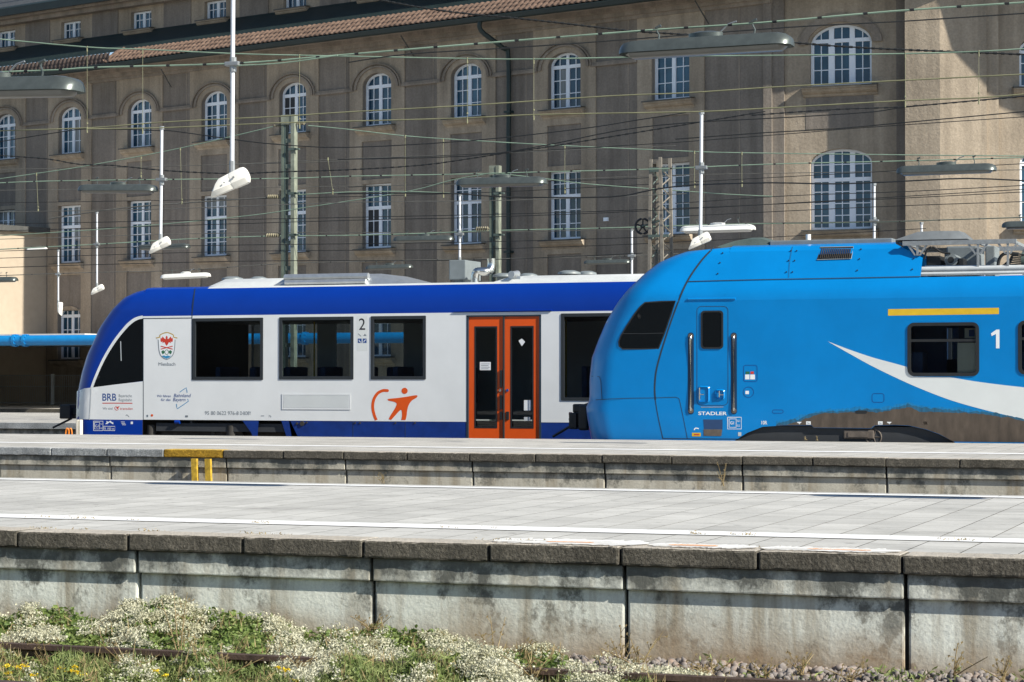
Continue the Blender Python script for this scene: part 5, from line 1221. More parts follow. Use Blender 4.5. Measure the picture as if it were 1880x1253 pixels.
# fairing grille, bolts
gq = [(1506, 454), (1567, 453), (1563, 475), (1500, 477)]
fo = SS.decal(gq, .012).build('fairing_grille', 'black', flirt); b = MB()
for k in range(16):
    t = (k + .5) / 16; p0 = np.array([1508 + 56 * t, 456.0]); p1 = np.array([1504 + 56 * t, 474.5]); d0, d1 = SS.onpx(*p0, .02), SS.onpx(*p1, .02); b.tube([d0, d1], .007, 5)
b.build('slat', 'under', fo)
SS.line(gq, 1.4, .016, n=1, closed=True).build('grille_frame', 'grey_box', fo)
b = MB()
for (x, y) in ((1327, 465), (1322, 483), (1318, 503), (1452, 461), (1463, 461), (1448, 479), (1459, 479), (1444, 500), (1455, 500), (1581, 458), (1578, 476), (1574, 497), (1678, 475), (1675, 495)):
    p = SS.onpx(x, y, .004); b.tube([p, p + np.array([0, -.012, .006])], .012, 6)
b.build('fairing_bolt', 'black', flirt)
SS.line([(1455, 453), (1450, 480), (1448, 510)], .7, .010).build('panel_seam', 'line_dark', flirt)
# roof: dark hump, pantograph-bay frame, motors, pipes
def fp(px, py, d): return atY(px, py, YS + d)
q0, q1 = fp(1326, 455, 1.2), fp(1418, 436, 1.2); b = MB(30)
b.loft([[(X, YS + 1.2 + a, q0[2] + k * c) for a, c in ((-.35, -.1), (-.25, (q1[2] - q0[2]) * .8), (0, q1[2] - q0[2]), (.6, q1[2] - q0[2]), (.9, -.1))] for X, k in ((q0[0], .1), (q0[0] + .3, .75), (q0[0] + .55, 1), (q1[0] - .15, 1), (q1[0], .6))], caps=True); b.build('roof_hump', 'mast_dark', flirt)
q = fp(1480, 440, 1.0); b = MB(); b.cbox(fp(1415, 440, 1)[0], fp(1640, 440, 1)[0], YS + .9, YS + 2, fp(1500, 446, 1)[2] - .1, fp(1500, 441, 1)[2], .02); b.build('roof_walkway', 'grey_box', flirt)
b = MB(40); q = fp(1484, 435, 1.0); b.tube([q - ZA * .1, q + ZA * .04], .045, 10); b.build('roof_aerial', 'lamp_white', flirt)
zd = fp(1760, 505, .25)[2]; ztf = fp(1760, 446, .25)[2]
b = MB(); yb = YS + .25
def fx(px): return fp(px, 480, .25)[0]
b.box(fx(1657), fx(1866), yb, yb + .06, ztf - .03, ztf + .045)
for px in (1684, 1795, 1850): b.box(fx(px) - .018, fx(px) + .018, yb + .01, yb + .05, zd if px > 1690 else ztf - .2, ztf - .03)
for px in (1684, 1795, 1850):
    for sg in (-1, 1): b.prism([(fx(px) + sg * .02, 0, ztf - .2), (fx(px) + sg * .05, 0, ztf - .2), (fx(px) + sg * .17, 0, ztf - .03), (fx(px) + sg * .13, 0, ztf - .03)], (0, yb + .015, 0), (0, yb + .045, 0))
b.box(fx(1657), fx(1866), YS + 2.3, YS + 2.36, ztf - .03, ztf + .045)
for px in (1700, 1795, 1850): b.box(fx(px) - .018, fx(px) + .018, YS + 2.31, YS + 2.35, zd, ztf - .03)
for px in (1665, 1795, 1860): b.box(fx(px) - .02, fx(px) + .02, yb + .05, YS + 2.31, ztf - .02, ztf + .03)
b.build('roof_frame', 'galv', flirt)
b = MB(40); b.tube([(fx(1691), YS + .2, zd + .02), (XS1, YS + .2, zd + .02)], .03, 8); b.tube([(fx(1691), YS + .3, zd + .1), (XS1, YS + .3, zd + .1)], .05, 10); b.tube([(fx(1695), YS + .45, zd + .12), (fx(1860), YS + .45, zd + .1)], .06, 10); b.build('roof_pipe', 'light_grey', flirt)
b = MB(40); q = fp(1746, 478, .5); b.tube([q + np.array([0, 0, 0]), q + np.array([0, .5, 0])], .11, 20); b.tube([q + np.array([0, -.02, 0]), q + np.array([0, .02, 0])], .075, 16)
b.build('blower_motor', 'grey_box', flirt); b = MB(); b.tube([q + np.array([0, -.03, 0]), q + np.array([0, .0, 0])], .055, 16); b.cbox(fx(1695), fx(1722), YS + .55, YS + 1.1, zd, fp(1700, 470, .5)[2], .02); b.cbox(q[0] + .12, q[0] + .22, YS + .5, YS + .8, zd, q[2] + .03, .02); b.build('blower_intake', 'black', flirt)
b = MB(); b.cbox(fx(1724), fx(1782), YS + 1.0, YS + 1.9, zd - .05, fp(1740, 452, .9)[2], .03); b.cbox(fx(1800), fx(1818), YS + .8, YS + 1.4, zd - .02, fp(1800, 452, .8)[2], .02); b.build('equipment_case', 'grey_box', flirt)
b = MB(30); q0 = fp(1650, 444, 1.6); b.loft([[(X, YS + 1.5 + a, q0[2] + c * k) for a, c in ((-.3, 0), (-.2, .19), (.5, .21), (.9, 0))] for X, k in ((fp(1650, 444, 1.6)[0], .1), (fp(1690, 444, 1.6)[0], .75), (fp(1720, 444, 1.6)[0], .8), (fp(1765, 444, 1.6)[0], .75), (fp(1782, 444, 1.6)[0], .1))], caps=True); b.build('roof_hood', 'hood_grey', flirt)
b = MB(50)
b.tube(smooth_curve([fp(1697, 476, .5), fp(1702, 460, .5), (fp(1712, 454, .5)), fp(1728, 463, .5), fp(1745, 466, .5)], 5), .018, 7)
b.build('roof_hose', 'black', flirt); b = MB(50)
b.tube(smooth_curve([fp(1832, 500, .4), fp(1834, 478, .4), fp(1845, 466, .4), fp(1870, 467, .4)], 5), .028, 8)
b.build('roof_hose', 'black', flirt)
for k in range(6): b = MB(50); b.tube(smooth_curve([fp(1830 + 3 * k, 503, .6), fp(1838 + 4 * k, 490 - 3 * k, .55), fp(1860, 486 - 4 * k, .5), fp(1885, 484 - 3 * k, .5)], 4), .014, 6); b.build('roof_hose', 'black', flirt)
b = MB(40); q = fp(1882, 478, .6); b.tube([q + np.array([-.05, 0, 0]), q + np.array([.5, 0, 0])], .13, 18); b.build('roof_drum', 'mast_dark', flirt)
# running gear
b = MB(); b.box(xwa, XS1, YS + .75, YS + 2.4, -.45, .22); b.build('underframe', 'near_black', flirt)
for px in (1450, 1672):
    X = atY(px, 805, YS)[0]
    wm = MB(40); wm.tube([(X, YS + .55, -.36), (X, YS + .68, -.36)], .42, 28); wm.build('wheel', 'near_black', flirt)
b = MB(); a, b_, c, d_ = rectY(1548, 790, 1604, 806, YS); b.cbox(a, b_, YS + .02, YS + .18, c, d_, .02); b.box(a + .08, b_ - .1, YS + .01, YS + .03, c + .03, d_ - .035); b.build('axle_box', 'bronze', flirt)
b = MB(40); q = atY(1603, 803, YS); rr = circ(q[0], q[2], .13, 22); b.tube([(x, YS + .05, z_) for x, z_ in rr + rr[:1]], .014, 6)
for k in range(5): t = 2 * math.pi * k / 5; b.tube([(q[0], YS + .05, q[2]), (q[0] + .13 * math.cos(t), YS + .05, q[2] + .13 * math.sin(t))], .008, 5)
b.build('hand_wheel', 'bronze', flirt)
# front coupler
q = atY(1066, 768, YS + 1.42); cpl = MB(); X, Yc_, Z_ = q[0], YS + 1.42, q[2]
cpl.cbox(X - .15, X + .0, Yc_ - .25, Yc_ + .25, Z_ - .2, Z_ + .1, .03); cpl.cbox(X - .04, X + .6, Yc_ - .18, Yc_ + .18, Z_ - .16, Z_ + .12, .03); cpl.cbox(X - .1, X + .06, Yc_ - .18, Yc_ + .1, Z_ + .1, Z_ + .26, .03); cpl.cbox(X + .05, X + .22, Yc_ - .3, Yc_ - .1, Z_ - .22, Z_ + .24, .04)
cpl.tube([(X - .1, Yc_ - .1, Z_ + .16), (X + .2, Yc_ - .12, Z_ + .26)], .03, 8); cpl.tube([(X - .12, Yc_ - .2, Z_ - .14), (X - .5, Yc_ - .1, Z_ - .34)], .025, 6)
for k in range(3): cpl.tube([(X - .17, Yc_ - .15, Z_ - .12 + .1 * k), (X - .12, Yc_ - .15, Z_ - .12 + .1 * k)], .03, 8)
cpl.build('coupler', 'black', flirt)
q = atY(1046, 762, YS + 1.2); MB().cbox(q[0] - .02, q[0] + .05, q[1], q[1] + .06, q[2] - .04, q[2] + .04, .01).build('coupler_lamp', 'red', flirt)

# ------------------------------------------------------------------ little things at the left end of the far platform
q = atY(146, 797, YF1 + .6)
tag(MB().cbox(q[0] - .055, q[0] + .0, YF1 + .55, YF1 + .65, -.6, atY(146, 771, YF1 + .6)[2], .008).cbox(q[0] + .015, q[0] + .045, YF1 + .55, YF1 + .65, -.6, atY(146, 771, YF1 + .6)[2], .008).build('marker_post', 'post_white', org=(q[0], YF1 + .6, -.6), loc=(q[0], YF1 + .6, -.6)), 'short cream double post beside the far platform edge under the blue train nose', 'post')
for k, px in enumerate((123, 129)):
    q = atY(px, 790, YF1 + .5); pts = smooth_curve([(q[0] - .03, YF1 + .5, -.3), (q[0] - .028, YF1 + .5, .02), (q[0] + .005, YF1 + .5, .10), (q[0] + .035, YF1 + .5, .02), (q[0] + .04, YF1 + .5, -.3)], 5)
    tag(MB(50).tube(pts, .014, 8).build('orange_hose', 'hose', org=(q[0], YF1 + .5, -.3), loc=(q[0], YF1 + .5, -.3)), 'thin orange hose looped up beside the short cream post', 'hose', 'orange hose loops')
# E4
# ------------------------------------------------------------------ overhead lines
def wire(pts, Y, r, mat, label, group='wires strung over the tracks', name='overhead_wire', beads=0, dashes=0, n=4):
    P = [atY(x, y, Y) for x, y in pts]
    if len(P) > 2: P = smooth_curve(P, n)
    # run on past both picture edges
    if pts[0][0] <= 0: P.insert(0, P[0] + (P[0] - P[1]) / np.linalg.norm(P[0] - P[1]) * 12)
    if pts[-1][0] >= 1880: P.append(P[-1] + (P[-1] - P[-2]) / np.linalg.norm(P[-1] - P[-2]) * 8)
    mb = MB(60); mb.tube(P, r, 5)
    L = [0]
    for a, b in zip(P[:-1], P[1:]): L.append(L[-1] + float(np.linalg.norm(b - a)))
    def at(d):
        i = min(len(L) - 2, max(0, int(np.searchsorted(L, d)) - 1)); t = (d - L[i]) / max(1e-6, L[i + 1] - L[i]); return P[i] + (P[i + 1] - P[i]) * t
    if beads:
        d = 0
        while d < L[-1] - beads: mb.tube([at(d), at(d + beads * .45)], r * 1.7, 5); d += beads
    nf = len(mb.f)
    if dashes:
        d = .2
        while d < L[-1] - dashes: mb.tube([at(d), at(d + .035)], r * 1.35, 6); d += dashes
    o = (P[0] + P[-1]) / 2
    ob = mb.build(name, mat, org=o, loc=o); tag(ob, label, 'wire', group)
    if dashes:
        ob.data.materials.append(M['wire_dark'])
        for f in ob.data.polygons[nf:]: f.material_index = 1
    return ob
def dropper(px, y0, y1, Y, label, px2=None, mat='cu2'):
    a, b = atY(px, y0, Y), atY(px2 or px, y1, Y)
    mb = MB(50); mb.tube([a, b], .0028 * Y / 24, 5)
    mb.tube([a - ZA * .05, a + ZA * .02], .009 * Y / 24, 6); mb.tube([b, b - ZA * .07], .009 * Y / 24, 6); mb.tube([b + ZA * .04, b + ZA * .06], .012 * Y / 24, 6)
    tag(mb.build('dropper_wire', mat, org=b, loc=b), label, 'wire', 'droppers hanging from the catenary wires')
wire([(-15, 71), (160, 87), (262, 91), (430, 99), (550, 102), (700, 105), (858, 108), (980, 109), (1240, 104), (1450, 102), (1662, 99), (1797, 95), (1895, 89)], 24, .0085, 'cu', 'verdigris green catenary wire sagging gently across the whole tile roof line', n=3)
wire([(-15, 241), (168, 235), (295, 225), (515, 214), (640, 206), (860, 194), (1114, 177), (1260, 171), (1411, 161), (1600, 151), (1895, 136)], 24.4, .008, 'cu2', 'olive contact wire passing just below the arched window sills, highest at right', n=3)
wire([(161, 237), (302, 235), (515, 226), (640, 223), (860, 217), (980, 211), (1260, 206), (1360, 202), (1665, 185), (1797, 180), (1895, 172)], 24, .008, 'cu2', 'thin olive wire carried by the droppers just below the olive contact wire', n=3)
for px, a, b in ((160, 88, 234), (262, 92, 236), (550, 103, 226), (858, 109, 216), (980, 110, 210), (1662, 100, 186), (1797, 96, 180)):
    dropper(px, a, b, 24, 'long dropper hanging from the verdigris wire at %s' % {160: 'the left end of the tile roof', 262: 'the third arched window', 550: 'the fifth arched window behind the green mast', 858: 'the arched window left of the downpipe', 980: 'the wall right of the downpipe', 1662: 'the edge of the corner pier', 1797: 'the sunlit pier face'}[px])
wire([(-15, 331), (67, 319), (165, 304), (329, 273), (501, 233)], 48, .012, 'cu', 'green wire climbing from lower left to the top of the pale green mast', n=3)
wire([(566, 231), (640, 238), (744, 250), (860, 258), (1037, 268), (1260, 278), (1360, 281), (1665, 285), (1895, 287)], 48, .012, 'cu', 'green wire falling from the pale green mast towards the right', n=3)
for px, a, b, px2, ww in ((67, 319, 384, 70, 'the second window column'), (259, 289, 322, None, 'the third window column'), (331, 273, 370, 334, 'the wall beside the small white loudspeaker pole'), (744, 250, 356, None, 'the dark wall panel left of the grey lamp'), (814, 257, 358, None, 'the left jamb of the window behind the grey lamp'), (1037, 269, 350, None, 'the window right of the downpipe'), (1275, 279, 340, None, 'the last window column'), (1362, 281, 338, None, 'the dark pilaster'), (602, 291, 352, 611, 'the wall panel right of the green mast')):
    dropper(px, a, b, 48, 'short dropper in front of ' + ww, px2)
wire([(-15, 133), (105, 129), (180, 124), (430, 117), (620, 102), (860, 82), (1190, 56), (1400, 42), (1640, 21), (1895, 4)], 17.8, .0085, 'cu', 'thick green clipped cable carrying the nearest lamps across the top', name='lamp_cable', dashes=.38, n=3)
wire([(430, 121), (520, 116), (620, 102)], 17.78, .006, 'cu', 'short thin stay beside the clamp of the tallest white pole')
wire([(640, 115), (747, 100), (908, 90), (1100, 77), (1442, 51), (1650, 40), (1895, 24)], 18.6, .006, 'wire_dark', 'dark wire running close beneath the thick green lamp cable')
wire([(686, -2), (771, 14), (860, 26), (939, 33), (1032, 43), (1155, 57), (1260, 64), (1460, 79), (1549, 86), (1665, 92), (1895, 101)], 26, .009, 'wire_dark', 'black twisted cable falling from the tile roof to the right edge', beads=.09, n=3)
wire([(-15, 263), (103, 244), (165, 237), (288, 240), (326, 242), (425, 256), (515, 266), (640, 271), (860, 259), (1066, 237), (1169, 221), (1260, 207)], 45, .012, 'wire_dark', 'dark wire dipping behind the mast then rising to the right', n=3)
wire([(620, 293), (860, 287), (997, 268), (1135, 240), (1260, 226), (1446, 216), (1600, 206), (1665, 197), (1895, 175)], 46, .012, 'wire_dark', 'dark wire rising over the upper wall panels to the right edge', n=3)
wire([(-15, 285), (86, 292), (144, 302), (206, 304), (309, 314), (425, 319), (515, 316), (640, 312), (771, 304), (860, 292), (936, 280), (1025, 267), (1240, 232), (1405, 205)], 46.5, .011, 'wire_dark', 'black beaded cable sagging at left and rising past the downpipe', beads=.19, n=3)
wire([(1240, 256), (1405, 244), (1532, 237), (1665, 225), (1895, 204)], 46, .012, 'wire_dark', 'dark wire crossing the apron between the two big arched windows')
wire([(1380, 212), (1540, 201), (1665, 196), (1895, 176)], 45, .011, 'wire_dark', 'black beaded cable crossing the corner pier', beads=.2)
wire([(1240, 262), (1450, 246), (1583, 235), (1895, 214)], 47, .009, 'wire_dark', 'thin dark wire beneath the wire at the big window apron')
wire([(-15, 337), (86, 333), (299, 330), (522, 328), (640, 324), (860, 320), (1000, 316), (1200, 311), (1289, 307), (1440, 301), (1660, 296), (1895, 289)], 33, .009, 'cu', 'green clipped cable carrying the middle row of grey lamps', name='lamp_cable', dashes=.55, n=3)
wire([(90, 402), (220, 383), (370, 371), (497, 363)], 48, .016, 'wire_grey', 'thick grey wire anchored to the mast by an upper insulator')
wire([(548, 358), (640, 353), (744, 352), (826, 355)], 48, .012, 'cu', 'green wire leaving the green mast towards the grey lamp')
wire([(-15, 434), (150, 424), (288, 413), (460, 396), (570, 380), (744, 353), (830, 331), (905, 318)], 47.5, .011, 'cu', 'green wire rising from far left to the mast behind the grey lamp', n=3)
wire([(905, 318), (997, 328), (1076, 338), (1196, 347), (1266, 352), (1334, 357), (1418, 361)], 47.5, .011, 'cu', 'green wire falling from the grey lamp to the dark pilaster', n=3)
wire([(620, 356), (812, 355), (930, 362), (1120, 362), (1197, 349), (1273, 340), (1412, 336), (1532, 338), (1662, 333), (1775, 328), (1895, 333)], 38.5, .013, 'wire_dark', 'wavy black cable crossing in front of the lower big window', n=3)
wire([(-15, 459), (178, 449), (329, 440), (491, 434), (620, 433), (780, 429), (900, 424), (1120, 419), (1240, 415), (1400, 411), (1600, 408), (1895, 399)], 50, .014, 'cu', 'greenish cable carrying the far lamps just above the lower window sills', name='lamp_cable', dashes=.9, n=3)
wire([(-15, 507), (154, 501), (329, 497), (521, 484), (640, 481), (760, 478), (1000, 474), (1160, 470), (1245, 466)], 57, .012, 'wire_grey', 'grey cable carrying the farthest lamps just above the blue train roof', name='lamp_cable', dashes=1.1, n=3)
thin = [((-15, 390), (300, 384), (640, 372), (940, 368), (1260, 356)), ((-15, 373), (430, 366), (860, 355), (1240, 336), (1895, 300)), ((-15, 412), (860, 395), (1240, 383), (1640, 365), (1895, 352)),
        ((-15, 440), (430, 428), (860, 427), (1240, 420)), ((-15, 475), (430, 462), (860, 458), (1200, 447), (1700, 420)), ((-15, 425), (640, 405), (860, 400), (1240, 385), (1895, 347)),
        ((-15, 350), (430, 345), (860, 338), (1240, 322), (1895, 312)), ((620, 293), (860, 284), (1240, 262)), ((-15, 492), (430, 480), (860, 478), (1180, 465)), ((430, 302), (640, 292), (860, 284), (1240, 268)),
        ((-15, 462), (330, 452), (860, 445), (1240, 434)), ((1240, 374), (1446, 360), (1665, 352), (1895, 340)), ((1363, 410), (1617, 407), (1858, 400), (1895, 398)), ((1240, 398), (1440, 388), (1660, 378), (1895, 370)),
        ((640, 344), (860, 336), (1120, 330), (1260, 322)), ((-15, 312), (330, 305), (640, 296))]
for k, pts in enumerate(thin):
    wire(list(pts), 44.5 + (k * 7 % 11) * .6, .0085, 'wire_dark' if k % 3 else 'wire_grey', 'thin dark wire strung nearly level across the brown wall above the trains', 'thin level wires')
# insulators
def insul(x0, x1, y, Y, label, r=.06):
    a, b = atY(x0, y + .0, Y), atY(x1, y - (x1 - x0) * .02, Y); mb = MB(50); mb.tube([a, b], .02, 6)
    for k in range(6): p = a + (b - a) * (.12 + .15 * k); q = a + (b - a) * (.18 + .15 * k); mb.tube([p, (p + q) / 2, q], [r * .7, r, r * .7], 10)
    tag(mb.build('insulator', 'insul', org=a, loc=a), label, 'insulator')
insul(490, 513, 362, 48, 'ribbed insulator on the upper left side of the pale green mast'); insul(487, 514, 433, 48, 'ribbed insulator on the lower left side of the pale green mast')
insul(872, 898, 421, 48, 'ribbed insulator left of the mast behind the grey lamp'); insul(503, 517, 231, 48, 'small dark insulator at the top of the pale green mast', .035); insul(545, 560, 227, 48, 'small pale insulator right of the pale green mast top', .045)

# ------------------------------------------------------------------ masts
def mast(px0, px1, ytop, Y, label, flangepx, zb=-.88):
    X0, X1 = atY(px0, 400, Y)[0], atY(px1, 400, Y)[0]; zt = atY(px0, ytop, Y)[2]
    e = empty('catenary_mast', ((X0 + X1) / 2, Y, zb), label, 'mast', 'lattice masts behind the trains')
    wf = (X1 - X0) * flangepx
    MB().box(X1 - wf, X1, Y - .09, Y + .09, zb, zt).build('channel', 'mast_green_lit', e)
    b = MB(); b.box(X0, X0 + wf * .62, Y - .06, Y + .12, zb, zt); b.build('channel', 'mast_green_shade', e)
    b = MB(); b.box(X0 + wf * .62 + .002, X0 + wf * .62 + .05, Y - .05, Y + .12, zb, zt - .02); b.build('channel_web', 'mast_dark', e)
    zz = zt - .62
    while zz > zb: MB().box(X0 + wf * .62 + .054, X1 - wf - .002, Y - .055, Y - .035, zz - .05, zz + .05).build('batten', 'mast_green_shade', e); zz -= .62
    MB().box(X0 - .004, X1 + .003, Y - .075, Y + .1, zt - .22, zt + .012).build('cap_plate', 'mast_green_lit', e)
    for y in (275, 356, 432):
        z_ = atY(px1, y, Y)[2]
        if z_ < zt: MB().box(X1 - wf - .05, X1 + .06, Y - .12, Y - .092, z_ - .03, z_ + .03).cbox(X1 + .0, X1 + .14, Y - .12, Y - .05, z_ - .02, z_ + .02, .008).build('bracket', 'mast_dark', e)
    return e
mast(518, 543, 213, 48, 'tall pale green batten mast rising behind the royal blue train roof', .26)
mast(900, 918, 306, 49, 'shorter pale green mast rising behind the silver exhaust pipe', .30)
# weathered lattice mast with tensioning wheel
def lattice(px0, px1, ytop, Y, label):
    X0, X1 = atY(px0, 400, Y)[0], atY(px1, 400, Y)[0]; zt = atY(px0, ytop, Y)[2]; zb = -.88
    e = empty('lattice_mast', ((X0 + X1) / 2, Y, zb), label, 'mast')
    k = (X1 - X0); fl = .04
    legs = [(X0, Y - .12), (X0 + .09, Y + .14), (X1 - .14, Y - .14), (X1, Y + .12)]
    for i, (x, y) in enumerate(legs):
        dx = (-.10 if i < 2 else .12)
        b = MB(); b.prism([(x - .034, y - .022, 0), (x + .034, y - .022, 0), (x + .034, y + .022, 0), (x - .034, y + .022, 0)], (dx, 0, zb), (0, 0, zt + (0 if i < 2 else .04))); b.build('leg', 'mast_rust', e)
    zz = zt - .2; s_ = 1; br = MB(); br2 = MB()
    while zz > zb:
        t0, t1 = (zt - zz) / (zt - zb), (zt - zz + .2) / (zt - zb)
        xa0, xa1 = X0 - .1 * t0, X0 + .09 - .1 * t1; xb0, xb1 = X1 - .14 + .12 * t0, X1 + .12 * t1
        br.tube([(xa0, Y - .12, zz), (xa1, Y + .14, zz - .2)] if s_ > 0 else [(xa0 + .09, Y + .14, zz), (xa1 - .09, Y - .12, zz - .2)], .016, 4)
        br2.tube([(xb0, Y - .14, zz), (xb1, Y + .12, zz - .2)] if s_ > 0 else [(xb0 + .14, Y + .12, zz), (xb1 - .14, Y - .14, zz - .2)], .016, 4)
        zz -= .2; s_ = -s_
    br.build('lacing', 'mast_dark', e); br2.build('lacing', 'mast_rust', e)
    b = MB(); b.box(X0 - .02, X1 + .02, Y - .16, Y - .13, zt - .28, zt - .18); b.build('cross_plate', 'mast_dark', e); b = MB(); b.box(X0 - .05, X1 + .05, Y - .16, Y - .13, atY(px0, 437, Y)[2], atY(px0, 432, Y)[2]); b.build('cross_plate', 'mast_dark', e)
    return e
lm = lattice(1198, 1227, 294, 46, 'weathered brown lattice mast with a spoked wheel beside it')
q = atY(1180, 416, 46); c_ = circ(q[0], q[2], .165, 28)
wl = empty('tension_wheel', (q[0], 46, q[2]), 'black spoked tensioning wheel left of the weathered lattice mast', 'wheel')
b = MB(50); b.tube([(x, 46, z_) for x, z_ in c_ + c_[:1]], .026, 8); b.build('wheel_rim', 'black', wl)
b = MB(50)
b.tube([(q[0], 45.97, q[2]), (q[0], 46.03, q[2])], .05, 12)
for k in range(5): t = 2 * math.pi * k / 5 + .3; b.tube([(q[0], 46, q[2]), (q[0] + .16 * math.cos(t), 46, q[2] + .16 * math.sin(t))], .018, 5)
b.build('spoke', 'black', wl)
MB().tube([(q[0], 45.95, q[2]), (q[0] + .45, 45.95, q[2] + .12)], .02, 6).build('arm', 'mast_dark', wl); MB().box(q[0] + .2, q[0] + .23, 45.9, 45.93, q[2] - .2, q[2] + .18).build('bracket', 'galv', wl)

# ------------------------------------------------------------------ platform lamps hung from the cables
def make_lamp(metal, white=False):
    e = empty('hanging_lamp', (0, 0, 0)); L, wd, hh = .75, .17, .10
    def sec(x, k, dz=0): return [(x, -wd * k, -.012 + dz), (x, -wd * k * .93, .02 + dz), (x, -wd * .62 * k, hh * .92 * k + dz), (x, -wd * .35 * k, hh * k + dz), (x, wd * .35 * k, hh * k + dz), (x, wd * .62 * k, hh * .92 * k + dz), (x, wd * k * .93, .02 + dz), (x, wd * k, -.012 + dz)]
    b = MB(40); b.loft([sec(-L, .45), sec(-L + .015, .62), sec(-L + .05, .85), sec(-L + .11, .97), sec(-L + .17, 1), sec(L - .17, 1), sec(L - .11, .97), sec(L - .05, .85), sec(L - .015, .62), sec(L, .45)], caps=True); b.build('housing', metal, e)
    b = MB(40); b.loft([[(x, -wd * .8 * k, -.014), (x, -wd * .5 * k, -.05 * k), (x, wd * .5 * k, -.05 * k), (x, wd * .8 * k, -.014)] for x, k in ((-L + .05, .3), (-L + .1, .9), (L - .1, .9), (L - .05, .3))], closed=True, caps=True)
    b.build('diffuser', 'lamp_white' if white else 'lens', e)
    b = MB(40); b.loft([[(r * 1.5 * math.cos(t), r * .8 * math.sin(t), z_) for t in np.linspace(0, 2 * math.pi, 17)[:-1]] for r, z_ in ((.10, hh - .01), (.10, hh + .035), (.05, hh + .05))], closed=True, caps=True); b.build('gear_box', metal, e)
    for x in (-.42, .42):
        b = MB(40); b.tube([(x, 0, hh - .01), (x + .01, 0, hh + .04), (x - .01, 0, hh + .08), (x, 0, hh + .12)], .008, 6); b.tube([(x - .025, 0, hh + .105), (x + .025, 0, hh + .125)], .013, 6); b.build('hook', 'lamp_grey', e)
    b = MB(40); b.tube([(.12, 0, hh + .03), (.2, 0, hh + .10), (.27, 0, hh + .12)], .008, 5); b.build('lead', 'galv', e)
    return e
lamp0, lamp1 = make_lamp('lamp_grey'), make_lamp('lamp_white', True)
used = set()
def put_lamp(proto, pxa, pxb, ya, yb, Y, label, group='grey lamps hung from cables'):
    o = proto if id(proto) not in used else copy_tree(proto); used.add(id(proto))
    a, b = atY(pxa, ya, Y), atY(pxb, yb, Y); m = (a + b) / 2
    o.location = (m[0], Y, m[2]); s_ = (b[0] - a[0]) / 1.5; o.scale = (s_, s_, s_)
    o.rotation_euler = (0, -math.atan2(b[2] - a[2], b[0] - a[0]), 0)
    return tag(o, label, 'lamp', group)
put_lamp(lamp0, 1141, 1455, 100, 81, 17.8, 'large grey lamp hung in front of the arched window at upper right')
o = put_lamp(lamp0, -168, 147, 172, 165, 17.8, 'large grey lamp cut by the left edge of the photo')
for X in (1.95, 8.6): c = copy_tree(lamp0); c.location = (X, 17.8, lamp0.location.z); tag(c, 'grey lamp hung beyond the right edge of the view', 'lamp', 'grey lamps hung from cables')
put_lamp(lamp0, 147, 287, 350, 350, 33, 'grey lamp above the cream annexe between two window columns at left')
put_lamp(lamp0, 840, 1003, 340, 336, 33, 'grey lamp in front of the shorter green mast')
put_lamp(lamp0, 1647, 1829, 318, 312, 33, 'grey lamp hung in front of the sunlit corner pier')
put_lamp(lamp0, 724, 833, 442, 440, 50, 'distant grey lamp left of the thin white pole above the exhaust box')
put_lamp(lamp0, 255, 348, 457, 454, 53, 'distant grey lamp beside the small white loudspeaker at left')
put_lamp(lamp0, 673, 757, 494, 491, 57, 'tiny distant grey lamp just above the cooling unit of the blue train')
put_lamp(lamp0, 1073, 1157, 484, 482, 57, 'tiny distant grey lamp between the train vents and the azure nose')
put_lamp(lamp0, 1840, 1990, 417, 414, 40, 'grey lamp cut by the right edge above the roof machinery')
put_lamp(lamp0, -55, 31, 517, 515, 57, 'tiny grey lamp at the left edge in front of the cream annexe')
put_lamp(lamp1, 297, 385, 511, 507, 52, 'white lamp hanging above the front of the royal blue train', 'white lamps')
put_lamp(lamp1, 1250, 1386, 425, 421, 46, 'white lamp hanging just above the azure train nose', 'white lamps')
o = put_lamp(lamp1, 50, 86, 459, 457, 58, 'small pale lamp against the cream annexe eave', 'white lamps')

